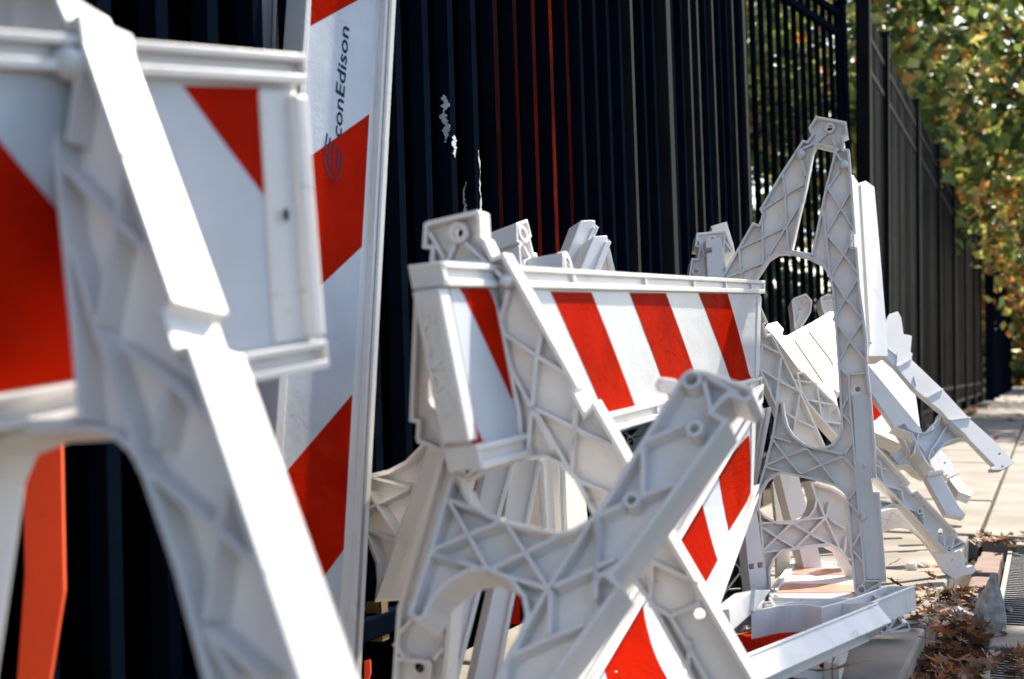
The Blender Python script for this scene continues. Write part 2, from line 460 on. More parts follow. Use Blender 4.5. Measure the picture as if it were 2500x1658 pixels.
grate = bpy.data.objects.new('pavement_grating', None); COL.objects.link(grate); grate['kind'] = 'structure'
def grating(y0, y1, step):
    y = y0
    while y < y1:
        box('bar', (-.095, y, -.07), (1.6, y + .007, -.03), grate, IRON); y += step
    for x in (-.1, .25, .6, .95, 1.3):
        box('cross_bar', (x, y0, -.072), (x + .012, y1, -.027), grate, IRON, .001)
grating(1.9, 2.70, .021)
grating(2.98, 4.2, .03)
struct(box('concrete_strip', (-.1, 2.72, -.08), (1.6, 2.96, -.024), None, CONC, .006))
struct(box('concrete_strip', (-.08, 4.22, -.08), (1.6, 4.34, -.01), None, CONC, .006))

# ---------------------------------------------------------------- fences
def fence(name, label, a, b, ys, z0, z1, lean, rails, posts, m, pick=.019, postw=.055, mp=None):
    """a, b: plan ends; ys: distances of the pickets along it"""
    A, B = Vector((*a, 0)), Vector((*b, 0)); d = (B - A).normalized(); side = Vector((d.y, -d.x, 0)); L = (B - A).length
    t = thing(name, label, 'fence', A)
    def bar_mesh(w, z0, z1):
        V = []
        for z in (z0, z1):
            for u, v in ((-1, -1), (1, -1), (1, 1), (-1, 1)):
                V.append(d * u * w / 2 + side * (v * w / 2 - lean * z) + Vector((0, 0, z)))
        return fixn(mesh(V, [(3, 2, 1, 0), (4, 5, 6, 7), (0, 1, 5, 4), (1, 2, 6, 5), (2, 3, 7, 6), (3, 0, 4, 7)]))
    pm = bar_mesh(pick, z0, z1); pm.materials.append(m)
    qm = bar_mesh(postw, 0, z1 + .06); qm.materials.append(mp or m)
    out = []
    for y in ys:
        o = bpy.data.objects.new('picket', pm); COL.objects.link(o); o.parent = t; o.location = d * y; out.append((y, o))
    for y in posts:
        o = bpy.data.objects.new('post', qm); COL.objects.link(o); o.parent = t; o.location = d * y
        b_ = o.modifiers.new('bevel', 'BEVEL'); b_.width = .004; b_.segments = 2
        link('post_cap', fixn(mesh(*beam(A + d * y - side * lean * z1 + Vector((0, 0, z1 + .06)), A + d * y - side * lean * z1 + Vector((0, 0, z1 + .075)), postw * 1.15, postw * 1.15, Vector((1, 0, 0))))), t, m, .003)
    for z in rails:
        p = A - side * (lean * z) + Vector((0, 0, z)); q = B - side * (lean * z) + Vector((0, 0, z))
        link('rail', fixn(mesh(*beam(p, q, .034, .034))), t, m, .003)
    return t, out, d, side
FX = -.96
def fy(x, X=FX):
    dep = FP * -X / (COSY * (2550 - x)); return (dep + X * SINY) / COSY
Y0 = .5
base = fy(1128)
ysA = [base + k * .111 - Y0 for k in range(-20, 60) if 0 < base + k * .111 - Y0 < fy(1852) - Y0 - .03]
fA, pickA, dA, sA = fence('iron_fence', 'tall black iron picket fence the white barricades lean on', (FX, Y0), (FX, fy(1852)), ysA, .06, 2.6, math.tan(math.radians(1.9)),
                     (.085, 2.2, 2.42), [fy(x) - Y0 for x in (1652, 1840)], FENCE, .025, mp=HILITE)
lean = math.tan(math.radians(1.9))
def facesheet(parent, yy, z0, z1, m, w=.025, side_face=True, jag=0, u0=-.5, u1=.5, name='paint_patch'):
    """thin coloured sheet on the street side (or near side) of the picket at fence distance yy"""
    V, F = [], []; n = 44; j0 = j1 = jag * .3
    for i in range(n + 1):
        z = z0 + (z1 - z0) * i / n
        e_ = .92 * max(0, 1 - min(i, n - i) / 5) * (u1 - u0) * .5 if jag > .2 else 0
        j0 = max(0, min(jag, j0 * .9 + random.uniform(-.35, .42) * jag)); j1 = max(0, min(jag, j1 * .9 + random.uniform(-.35, .42) * jag)); j0, j1 = max(j0, e_), max(j1, e_)
        for th in (.0006, .0016):
            for u in (u0 + j0, u1 - j1):
                if side_face: V.append((FX + w / 2 + th - lean * z, Y0 + yy + u * w, z))
                else: V.append((FX + u * w - lean * z, Y0 + yy - w / 2 - th, z))
    for i in range(n):
        a = i * 4; b = a + 4
        F += [(a + 2, a + 3, b + 3, b + 2), (a, b, b + 1, a + 1), (a, a + 2, b + 2, b), (a + 1, b + 1, b + 3, a + 3)]
    F += [(0, 1, 3, 2), (n * 4, n * 4 + 2, n * 4 + 3, n * 4 + 1)]
    o = link(name, fixn(mesh(V, F)), None, m); o.parent = parent; o.location = -Vector(parent.location) - Vector(parent.parent.location)
pm2 = pickA[0][1].data.copy(); pm2.materials.clear(); pm2.materials.append(HILITE)
for yy, o in pickA:
    if px(Vector((FX, Y0 + yy, .75)))[0] > 1440 and random.random() < .45: o.data = pm2  # random pickets take the lighter grey as painted highlights
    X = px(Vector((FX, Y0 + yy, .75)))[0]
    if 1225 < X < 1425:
        facesheet(o, yy, .5, 1.7, REDS[min(4, int((X - 1225) / 40))], name='red_face', jag=.12)  # red sheet on the street side, tone set picket by picket
    if 1085 < X < 1165:
        facesheet(o, yy, .875, .96, PALEPAINT, side_face=False, jag=.45, u0=-.3, u1=.5); facesheet(o, yy, .85, .89, PALEPAINT, jag=.48)
    if 1165 < X < 1225:
        facesheet(o, yy, .72, .82, PALEPAINT, side_face=False, jag=.3, u0=-.5, u1=-.1)
        facesheet(o, yy, .66, .88, PALEPAINT, jag=.4, u0=.0)
    if 900 < X < 985:
        facesheet(o, yy, .06, .12, RUSTY, side_face=False, jag=.1, name='rust_patch'); facesheet(o, yy, .06, .3, RUSTY, jag=.1, name='rust_patch')
# gate-like panel set back from the line of the fence
c0, c1 = cam2w(1.10, 6.475), cam2w(1.887, 7.8)
Lc = (Vector(c1) - Vector(c0)).length
fence('iron_fence', 'angled black fence panel standing behind the tallest white lattice frame', c0, c1, [.06 + k * .118 for k in range(int((Lc - .06) / .118) + 1)], .1, 2.46, lean,
      (.15, 2.34, 2.45), [.0, Lc], FENCE, .022, .06)
# the long fence running away along the pavement
yD = fy(2112)
ysD = [.1 + k * .125 for k in range(int((24 - yD) / .125))]
dvar = [None, None]
fD = fence('long_iron_fence', 'long weathered black fence running away along the sunny pavement under the trees', (FX, yD), (FX, 24.2), ysD, .1, 2.58, 0,
      (.13, .3, 2.24, 2.44), [0, 1.05] + [1.05 + 2.4 * k for k in range(1, 7)], GREYFENCE, .024, .08)
for y_, o_ in fD[1]:
    r_ = random.random()
    if r_ < .55:
        k_ = 0 if r_ < .3 else 1
        if not dvar[k_]:
            dvar[k_] = o_.data.copy(); dvar[k_].materials.clear(); dvar[k_].materials.append((FENCE3, FENCE2)[k_])
        o_.data = dvar[k_]
ysE = [.1 + k * .14 for k in range(90)]
fence('far_iron_fence', 'dark end stretch of fence in shade at the far end of the pavement', (FX + .12, 24.6), (FX + .12, 37.5), ysE, .1, 2.3, 0,
      (.2, 2.1), [0, 3, 6, 9, 12.8], FENCE, .07, .14)
# black sheet added for the darkness close behind the first fence
V, F = [], []; n = 60
for i in range(n + 1):
    yy = -.6 + (8.0 + .6) * i / n; xx = -1.06 - .6 * max(0, min(1, (yy - 4.6) / .7)) + .025 * math.sin(i * 1.7) + .02 * math.sin(i * .6)
    for th in (0, .004):
        for z in (-.07, 3.3): V.append((xx - th, yy, z))
for i in range(n):
    a, b = i * 4, i * 4 + 4
    F += [(a, b, b + 1, a + 1), (a + 2, a + 3, b + 3, b + 2), (a + 1, b + 1, b + 3, a + 3), (a, a + 2, b + 2, b)]
tag(link('dark_backdrop', fixn(mesh(V, F)), None, DARKNESS), 'black tarpaulin added for the darkness behind the near iron fence', 'backdrop')

# ---------------------------------------------------------------- trees
def tube(path, r0, r1, n=8):
    V, F = [], []
    for i, p in enumerate(path):
        d = (path[min(i + 1, len(path) - 1)] - path[max(i - 1, 0)]).normalized()
        a = d.cross(Vector((.3, .9, .1))).normalized(); b = d.cross(a)
        r = r0 + (r1 - r0) * i / (len(path) - 1)
        for k in range(n): V.append(p + (a * math.cos(2 * math.pi * k / n) + b * math.sin(2 * math.pi * k / n)) * r)
    for i in range(len(path) - 1):
        for k in range(n): F.append((i * n + k, i * n + (k + 1) % n, (i + 1) * n + (k + 1) % n, (i + 1) * n + k))
    return V, F
def tree(label, x, y, h, c, rad, nl, leaf, weights, seed, tr=.14, group='trees along the pavement', cut=None, name='street_tree', nclump=70):
    rnd = random.Random(seed)
    t = thing(name, label, 'tree', (x, y, -.07), group)
    base = Vector((x, y, -.1)); top = Vector((x + rnd.uniform(-.2, .2), y, h))
    path = [base.lerp(top, i / 6) + Vector((rnd.uniform(-.05, .05), rnd.uniform(-.05, .05), 0)) for i in range(7)]
    tk = link('trunk', mesh(*tube(path, tr, tr * .6, 10), smooth=True), t, BARK)
    C = Vector(c); clumps = []
    for i in range(nclump):
        while True:
            v = Vector((rnd.uniform(-1, 1), rnd.uniform(-1, 1), rnd.uniform(-1, 1)))
            if .25 < v.length < 1: break
        clumps.append((C + Vector((v.x * rad[0], v.y * rad[1], v.z * rad[2])), rnd.uniform(.16, .3) * min(rad)))
    for p, r in clumps[:12]:
        q = path[-1 - rnd.randrange(3)]
        mid = q.lerp(p, .5) + Vector((0, 0, .15 * (p - q).length))
        link('limb', mesh(*tube([q, q.lerp(mid, .5), mid, p], tr * .42, tr * .1, 6), smooth=True), t, BARK)
    V, F, MI = [], [], []
    for i in range(nl):
        p, r = clumps[rnd.randrange(nclump)]
        pos = p + Vector((rnd.gauss(0, 1), rnd.gauss(0, 1), rnd.gauss(0, .8))) * r * .75
        if cut and cut(pos): continue
        nrm = Vector((rnd.gauss(0, 1), rnd.gauss(0, 1), rnd.gauss(.4, 1))).normalized()
        a = nrm.orthogonal().normalized(); b = nrm.cross(a); an = rnd.uniform(0, 6.3)
        a, b = a * math.cos(an) + b * math.sin(an), b * math.cos(an) - a * math.sin(an)
        s = leaf * rnd.uniform(.6, 1.3); k = len(V)
        V += [pos - a * s * .6, pos - b * s * .38 + nrm * s * .1, pos + a * s * .6, pos + b * s * .38 + nrm * s * .1]
        F.append((k, k + 1, k + 2, k + 3))
        hgt = (pos.z - C.z) / rad[2]
        w = list(weights); w[3] *= max(.2, 1 - hgt * .9); w[4] *= max(.2, 1 - hgt * .9)
        MI.append(rnd.choices(range(5), w)[0])
    me = mesh(V, F)
    for m_ in FOL: me.materials.append(m_)
    me.polygons.foreach_set('material_index', MI)
    link('crown', me, t)
    return t
tree('green tree whose leaves show above the start of the long fence', -3.3, 14.5, 3.2, (-2.5, 15.2, 4.1), (2.1, 2.6, 2.0), 6300, .15, (5, 4, 3.4, .7, .3), 1)
tree('leafy green tree filling the upper right corner over the pavement', .35, 17.5, 3.4, (-.3, 18.4, 4.4), (2.5, 2.6, 2.3), 7200, .17, (5, 4, 3.4, .7, .4), 2)
tree('yellowing tree standing just inside the long fence', -3.0, 24.5, 3.4, (-1.7, 25.5, 4.0), (2.6, 3.2, 2.6), 6200, .18, (2.4, 1.6, 4, 2.8, 1.4), 3)
tree('rust and orange tree low over the far end of the fence', -2.6, 37, 3.2, (-1.2, 37.5, 3.7), (3.0, 3.5, 3.2), 8000, .22, (1.6, 2, 1.8, 3.5, 2), 4)
tree('dark green tree closing the far end of the pavement', 2.4, 44, 3.2, (1.6, 46, 4.2), (4.6, 4, 3.9), 9000, .28, (3, 7, 1.4, 1.5, 1.2), 5)
tree('low dark bushy tree blocking the view at the end of the pavement', -.5, 54, 1.2, (-.5, 54, 1.7), (8, 2, 2.4), 7000, .34, (2, 8, .5, .8, 1), 12)
tree('green tree seen through the gap beside the angled fence panel', -6.0, 12.2, 2.4, (-4.2, 14.2, 3.0), (1.9, 2.2, 2.6), 6000, .12, (4, 4, 2, .5, .5), 6)
# unseen tree added right of view; crown shaped and cut to shade the grating
tree('unseen young street tree, crown shaped to shade the pavement edge', 2.3, 5.9, 3.0, (1.62, 7.3, 4.0), (1.2, 1.9, .45), 9500, .11, (5, 3, 2.6, .5, .3), 9, tr=.07, nclump=170, cut=lambda p: p.x < .78 + max(0, p.y - 7.0) * .35)
tree('dark clipped hedge glimpsed through the bars behind the angled fence panel', -2.9, 13, .6, (-2.9, 13.5, .85), (1.0, 4.5, 1.05), 7500, .11, (3, 8, .4, .3, .8), 15, tr=.05, name='hedge', nclump=130)

# ================================================================== barricades
GRP = 'white plastic traffic barricades dumped along the fence'

# ---- nearest barricade, left edge of the view
pl = Pl((250, 800, .82), (850, 800, .71), (250, 1650, .77))
outer = M('N', [(60, -60), (138, -10), (163, 48), (194, 29), (204, 100), (423, 735), (395, 757), (425, 848), (460, 838), (734, 1658), (1010, 2480), (800, 2500)],
          'b', [(935, 1568), (800, 1060), (640, 600), (590, 520), (520, 455), (420, 425), (300, 425), (60, 440), (-90, 500), (-150, 640), (-290, 1568)],
          'N', [(-300, 2400), (-560, 2400), (-290, 1300), (-95, 1000), (-60, 300), (-30, -60)])
slot = M('N', [(-5, 130), (40, 90), (95, 95), (112, 140), (126, 380), (172, 830), (186, 1010), (150, 1020), (30, 1022), (-60, 1035), (-70, 800), (-40, 400)])
ribs = [M('a', [(230, 200), (345, 310)]), M('a', [(345, 340), (300, 650)]), M('a', [(285, 770), (520, 1020), (700, 1190)]), M('a', [(520, 1020), (560, 700)]), M('a', [(520, 1020), (430, 1500)]),
        M('a', [(310, 1130), (440, 1568)]), M('b', [(450, 0), (640, 600)]), M('b', [(530, 10), (760, 180), (930, 350)]), M('b', [(760, 180), (700, 500)]), M('b', [(650, 590), (990, 880), (1220, 1080)]),
        M('b', [(990, 880), (930, 1300)]), M('b', [(990, 880), (1050, 600)]), M('b', [(930, 1330), (1200, 1568)]), M('b', [(930, 1340), (1060, 1568)])]
B1 = thing('barricade', 'large out-of-focus white barricade nearest the camera at the left edge', 'barricade', lowest(pl, outer), GRP)
lattice(B1, pl, outer, [slot], ribs, [], [(M('a', [(330, 300)])[0], 26), (M('a', [(60, 215)])[0], 20)], D=.042, part='leg_frame')
pa = Patch((-200, 64, .80), (716, 137, 1.07), (774, 899, 1.07), (-200, 1089, .80))
b = board(B1, pa, [M('N', [(-200, 107), (-195, 112), (560, 990), (-200, 1040)]), M('a', [(835, 395), (1192, 405), (1222, 915), (1212, 902)])],
          r0=.095, r1=.09, thick=.03, lip=.012, caps=[(pa.inv((640, 450))[0], .985, .004)])
link('cap_edge', fixn(mesh(*patchbox(pa, pa.inv((708, 450))[0], 1.0, .13, .9, -.026, .012, 2, 3))), b, BOARD, .003)
c = M('a', [(1285, 995)])[0]; s, t_ = pa.inv(c)
V, F = [], []
for i in range(16):
    an = i / 16 * 2 * math.pi; V.append(pa.p(s + .0085 * math.cos(an), t_ + .022 * math.sin(an), .0075))
link('hole', mesh(V, [tuple(range(16))]), b, DARKNESS)  # flat black disc painted in for the dark of the hole

# ---- board with the utility company's mark, upright against the fence
pl = Pl((746, 0, 1.97), (962, 0, 2.13), (665, 1115, 1.80))
full = M('N', [(753, -140), (969, -140), (876, 1658), (866, 1850), (610, 1850), (636, 1500), (665, 1115)])
CE = thing('utility_board', 'upright striped board with the conEdison mark leaning on the fence', 'board', lowest(pl, full))
slab('body', CE, pl, full, .03, BOARD, -.006)
slab('edge_rail', CE, pl, M('N', [(944, -140), (970, -140), (876, 1660), (866, 1852), (840, 1852), (852, 1658)]), .04, BOARD, .004)
slab('edge_groove', CE, pl, M('N', [(952, -140), (958, -140), (862, 1660), (853, 1852), (848, 1852), (857, 1658)]), .004, mat('mottled_groove', (.3, .32, .32), .7, dirt=.8, dcol=(.08, .08, .08), dscale=60), .006, bev=0)  # mottled grey strip laid on the rail along its groove
slab('edge_rail', CE, pl, M('N', [(753, -140), (764, -140), (688, 1080), (640, 1852), (610, 1852), (663, 1115)]), .04, BOARD, .004)
slab('sheeting', CE, pl, M('N', [(770, -140), (938, -140), (906, 278), (845, 1342), (810, 1852), (655, 1852), (690, 1100)]), .002, SHEETW, -.0045, bev=0)
slab('stripe', CE, pl, M('N', [(770, -140), (930, -140), (880, -2), (764, 61)]), .002, SHEETR, -.0042, bev=0)
slab('stripe', CE, pl, M('N', [(742, 395), (907, 277), (889, 601), (780, 704), (722, 760)]), .002, SHEETR, -.0042, bev=0)
slab('stripe', CE, pl, M('N', [(664, 1198), (697, 1160), (866, 962), (845, 1342), (787, 1421), (650, 1600)]), .002, SHEETR, -.0042, bev=0)
def ink(name, verts, faces, w, wt=.0012):
    V = [pl.p3(pl.uv(p), w) for p in verts]
    return link(name, mesh(V, faces), CE, BLACKINK)
tv, tf, tw = textmesh('conEdison', .3)
O_, A_, U_ = (402, 1140), (68, -930), (-104, 0)
ink('lettering', M('r', [(O_[0] + A_[0] * x / tw + U_[0] * y, O_[1] + A_[1] * x / tw + U_[1] * y) for x, y in tv]), tf, -.0039)
def stroke(pts, w):
    V, F = [], []
    for i, p in enumerate(pts):
        a, b_ = pts[max(0, i - 1)], pts[min(len(pts) - 1, i + 1)]
        d = Vector((b_[0] - a[0], b_[1] - a[1])).normalized(); n_ = Vector((-d.y, d.x)) * w / 2
        V += [(p[0] + n_.x, p[1] + n_.y), (p[0] - n_.x, p[1] - n_.y)]
    for i in range(len(pts) - 1): F.append((2 * i, 2 * i + 1, 2 * i + 3, 2 * i + 2))
    return V, F
for l in ([(287, 1105), (270, 1210), (265, 1300), (275, 1385), (305, 1455), (335, 1488), (358, 1494), (383, 1465), (396, 1400), (407, 1250)],
          [(312, 1140), (298, 1230), (295, 1310), (303, 1370), (325, 1412), (348, 1420), (366, 1395), (374, 1320), (381, 1212)],
          [(348, 1175), (337, 1250), (333, 1350)]):
    v_, f_ = stroke(l, 13); ink('emblem', M('r', v_), f_, -.0039)

# ---- planks standing behind the near barricade
p2 = Pl((640, 0, 2.12), (740, 0, 2.16), (620, 700, 2.02))
slab_thing('plank', 'narrow grey-white plank upright behind the near barricade, left of the lettered board', 'plank', p2,
           M('N', [(607, -120), (676, -120), (672, 40), (650, 800), (600, 1700), (530, 1700), (575, 800)]), .03, BOARD, lips=[M('N', [(671, -120), (646, 800), (598, 1600)])], group=GRP)
slab_thing('plank', 'second upright plank squeezed between the narrow plank and the lettered board', 'plank', p2,
           M('N', [(684, -120), (741, -120), (735, 60), (700, 800), (640, 1700), (608, 1700), (660, 800)]), .03, BOARD, lips=[M('N', [(690, -120), (664, 800), (616, 1600)])], group=GRP)
po = Pl((60, 1200, 1.34), (160, 1200, 1.33), (100, 1700, 1.27))
slab_thing('orange_plank', 'orange board standing behind the near barricade at the lower left', 'plank', po,
           M('N', [(52, 985), (148, 985), (156, 1440), (118, 1680), (60, 1950), (20, 1950), (60, 1400)]), .005, ORANGE, group=None)
pq = Pl((890, 1600, 2.1), (905, 1600, 2.1), (890, 1500, 2.12))
slab_thing('orange_scrap', 'small orange scrap low behind the lettered board', 'scrap', pq, M('u', [(165, 1315), (248, 1290), (255, 1480), (215, 1600), (190, 1900), (160, 1900)]), .01, ORANGE)

# ---- wing of an upturned frame between the lettered board and the middle barricade
pw = Pl((880, 1200, 2.02), (1070, 1010, 1.88), (920, 1450, 1.97))
outer = M('d', [(-60, 375), (60, 372), (160, 350), (260, 297), (345, 210), (425, 40), (450, 10), (470, 30), (95, 1100), (82, 1120), (96, 1010), (88, 900), (30, 745), (-60, 745)])
W = thing('barricade', 'grey-white lattice wing poking out right of the lettered board', 'barricade', lowest(pw, outer), GRP)
lattice(W, pw, outer, [], [M('d', [(40, 480), (195, 735)]), M('d', [(20, 585), (270, 462)]), M('d', [(50, 392), (280, 455)]), M('d', [(20, 705), (195, 765)]), M('d', [(-20, 640), (60, 500)])], D=.05, wall=.006)

# ---- planks leaning behind the upturned front frame
pk = Pl((1222, 1168, 1.85), (1300, 1168, 1.87), (1110, 1640, 1.7))
slab_thing('plank', 'sunlit white plank leaning behind the front lattice frame, left of the dark gap', 'plank', pk,
           M('N', [(1199, 1100), (1262, 1100), (1180, 1405), (1146, 1535), (1098, 1760), (1040, 1760), (1124, 1414)]), .03, BOARD, lips=[M('N', [(1250, 1120), (1176, 1405), (1100, 1700)])], group=GRP)
slab_thing('plank', 'striped white plank leaning behind the front lattice frame, right of the dark gap', 'plank', pk,
           M('N', [(1253, 1100), (1325, 1100), (1262, 1430), (1232, 1600), (1200, 1760), (1135, 1760), (1212, 1408)]), .03, BOARD,
           lips=[M('N', [(1316, 1110), (1240, 1500), (1195, 1740)])], extra=[('stripe', M('u', [(2250, 420), (2300, 420), (2300, 820), (2178, 812)]), SHEETR)], group=GRP)
slab_thing('plank', 'narrow bright plank seen through the rounded opening of the front frame', 'plank', Pl((1312, 1150, 2.0), (1360, 1150, 2.02), (1340, 1300, 1.98)),
           M('N', [(1308, 1120), (1346, 1120), (1358, 1330), (1345, 1760), (1300, 1760), (1320, 1330)]), .03, BOARD, lips=[M('N', [(1318, 1125), (1330, 1330)])], group=GRP)
slab_thing('plank', 'tan shaded plank at the right of the rounded opening of the front frame', 'plank', Pl((1375, 1150, 2.1), (1440, 1150, 2.2), (1400, 1300, 2.08)),
           M('N', [(1362, 1100), (1420, 1100), (1440, 1320), (1430, 1760), (1376, 1760), (1372, 1320)]), .03, BOARD, lips=[M('N', [(1371, 1110), (1380, 1330)])], group=GRP)

# ---- middle barricade: A-shaped frame and striped board through its slot
pl = Pl((1110, 560, 1.47), (1840, 1600, 1.41), (1000, 1600, 1.49))
outer = M('c', [(390, 165), (380, 320), (432, 325), (425, 420), (330, 610), (300, 1390), (345, 1400), (340, 1500)],
          'd', [(330, 195), (470, 250), (400, 500), (330, 740), (212, 1160), (185, 1568)], 'N', [(940, 1860), (1075, 1860)], 'd', [(500, 1568), (545, 1000), (570, 600), (610, 440), (700, 385), (930, 300), (1070, 290), (1160, 330), (1240, 405), (1345, 610)],
          'N', [(1531, 1402)], 'e', [(340, 1240), (520, 1568)], 'N', [(1790, 1860), (1955, 1860)], 'e', [(800, 1568), (410, 900)],
          'c', [(1568, 1490), (1440, 1270), (1385, 1330), (1320, 1205), (1345, 1180), (880, 345), (815, 372), (765, 262), (742, 250), (735, 95), (715, 82), (420, 150)])
slot = M('c', [(455, 425), (700, 408), (730, 418), (760, 490), (850, 800), (960, 1330)], 'd', [(925, 262), (900, 275), (650, 345), (560, 420)], 'c', [(420, 1250), (420, 700)])
ribs = [M('c', [(420, 220), (515, 390)]), M('c', [(575, 290), (535, 395)]), M('c', [(640, 285), (740, 375), (870, 495)]), M('c', [(910, 580), (850, 790)]), M('c', [(865, 838), (1085, 985), (1290, 1110)]),
        M('c', [(1085, 985), (1110, 860)]), M('c', [(1085, 985), (1030, 1568)]), M('c', [(905, 1030), (1190, 1568)]), M('d', [(1020, 20), (1240, 400)]), M('c', [(1075, 1310), (1320, 1430), (1568, 1550)]),
        M('c', [(1330, 1310), (1310, 1568)]), M('d', [(1245, 0), (1225, 370)]), M('d', [(1250, 410), (1440, 490)]), M('d', [(1270, 130), (1440, 210)]),
        M('e', [(350, 1040), (340, 1235)]), M('e', [(350, 1050), (515, 1125)]), M('e', [(335, 1240), (430, 1290), (570, 1232)]), M('e', [(430, 1290), (620, 1620)]), M('e', [(560, 1225), (545, 1130)]), M('e', [(515, 1400), (510, 1540)]),
        M('u', [(560, 1290), (1060, 1345)]), M('u', [(560, 1080), (720, 1300)]), M('u', [(1110, 1310), (1250, 1140)]), M('u', [(620, 960), (800, 760)]), M('u', [(1050, 690), (1240, 1000)]), M('u', [(1060, 1345), (1040, 1600)])]
B2 = thing('barricade', 'white barricade with long red-striped board in the middle of the pile', 'barricade', lowest(pl, outer), GRP)
lattice(B2, pl, outer, [slot], ribs, [(M('c', [(600, 222)])[0], 25, 13), ], [(M('c', [(900, 522)])[0], 16)],
        through=[(M('c', [(600, 222)])[0], 13), (M('e', [(555, 1295)])[0], 14), (M('d', [(310, 1530)])[0], 13)], D=.044, part='leg_frame')
pa = Patch((1066, 640, 1.36), (1858, 686, 2.5), (1850, 952, 2.5), (1165, 1147, 1.35))
b = board(B2, pa, [M('c', [(598, 540), (775, 540), (1010, 1160), (925, 1250)]), M('c', [(660, 1340), (680, 1370), (765, 1545), (690, 1545)]),
                   M('N', [(1341, 712), (1441, 714), (1548, 992), (1472, 1008)]), M('N', [(1534, 715), (1623, 716), (1712, 965), (1634, 985)]), M('N', [(1703, 716), (1774, 716), (1832, 935), (1790, 950)])],
          thick=.03, lip=.008, caps=[(.975, .998, .003)], dividers=(.27, .48, .66, .8, .93))
link('end_plate', fixn(mesh(*patchbox(pa, -.012, .006, .13, .86, -.025, .004, 2, 4))), b, BOARD, .002)
# raised maker's lettering down the end of the board
tv, tf, tw = textmesh('PLASTICADE', 0, .02)
def endpt(x, y, w):      # x along the lettering (upwards), y across the end face
    o = pa.p(-.012, .76 - .52 * x); ax = (pa.c[1] - pa.c[0]).normalized()
    return o + pa.n * (-.02 + y * .017) * 1 - ax * w
n_ = len(tv)
V = [endpt(x / tw, 1 - y / .7, .0055) for x, y in tv] + [endpt(x / tw, 1 - y / .7, -.001) for x, y in tv]
F = tf + [tuple(n_ + i for i in f) for f in tf]
link('raised_lettering', fixn(mesh(V, F)), b, BOARD)

# ---- upturned lattice frame crossing in front
pl = Pl((1700, 950, 1.33), (1240, 1650, 1.24), (960, 1400, 1.34))
outer = M('e', [(485, 207), (520, 184), (590, 190), (800, 262), (806, 300), (770, 332), (690, 302), (622, 372), (690, 412), (225, 1045), (165, 1105), (215, 1150)],
          'N', [(1346, 1658), (1240, 1840), (1100, 1840), (1207, 1658)],
          'd', [(840, 1440), (885, 1385), (955, 1200), (935, 1090), (850, 985), (720, 930), (620, 945), (540, 985), (460, 1050), (410, 1120), (378, 1200), (330, 1235), (268, 1190), (390, 820), (515, 385), (580, 375),
                (605, 450), (650, 545), (740, 600), (830, 640), (1000, 675), (1150, 708), (1230, 690), (1300, 652), (1352, 608)], 'e', [(130, 780)])
ribs = [M('d', [(510, 520), (820, 632)]), M('d', [(510, 530), (735, 925)]), M('d', [(400, 815), (610, 725), (820, 642)]), M('d', [(400, 830), (730, 930), (1070, 1030)]), M('d', [(840, 650), (1085, 1035)]),
        M('d', [(750, 925), (950, 825), (1160, 722)]), M('d', [(1350, 620), (1085, 1035), (850, 1440)]), M('d', [(1365, 620), (1360, 1100)]), M('d', [(1100, 1050), (1090, 1300)]),
        M('d', [(1120, 1020), (1300, 940), (1477, 860)]), M('d', [(860, 1430), (1080, 1330), (1300, 1240)]), M('d', [(390, 820), (560, 880)]), M('d', [(835, 1460), (830, 1568)]),
        M('e', [(305, 530), (305, 760)]), M('e', [(100, 830), (95, 1130)]), M('e', [(320, 500), (490, 425)]), M('e', [(100, 835), (215, 785)]), M('e', [(580, 235), (610, 360)]), M('e', [(600, 215), (735, 290)]), M('e', [(620, 352), (700, 290)]),
        M('e', [(300, 745), (480, 680)]), M('e', [(90, 1120), (230, 1030)])]
FR = thing('barricade', 'upturned lattice leg frame crossing the foreground, its foot pointing up right', 'barricade', lowest(pl, outer), GRP)
lattice(FR, pl, outer, [], ribs, [(M('e', [(540, 450)])[0], 22, 12), (M('e', [(258, 768)])[0], 20, 12), (M('e', [(527, 232)])[0], 24, 16)], [],
        through=[(M('e', [(540, 450)])[0], 12)], D=.042)
q = Pl((1610, 940, 1.38), (1660, 940, 1.38), (1620, 980, 1.38))
slab('foot_tab', FR, q, M('e', [(375, 265), (395, 225), (460, 232), (480, 260), (440, 300), (385, 290)]), .03, WHITE)

# ---- striped board sloping down to the right of the front frame
pa = Patch((*M('e', [(-91, 1700)])[0], 1.52), (*M('e', [(822, 262)])[0], 2.2), (*M('e', [(797, 772)])[0], 2.15), (*M('e', [(456, 1700)])[0], 1.6))
B3 = thing('striped_board', 'red-striped white board sloping steeply down behind the crossing front frame', 'board', min(pa.c, key=lambda v: v.z), GRP)
board(B3, pa, [M('e', [(640, 640), (780, 480), (790, 745), (690, 910)]), M('e', [(430, 990), (570, 780), (640, 1040), (560, 1190)]), M('e', [(120, 1450), (300, 1190), (470, 1640), (170, 1640)])],
      r0=.17, r1=.12, thick=.03, lip=.012, caps=[(.95, .99, .003)])

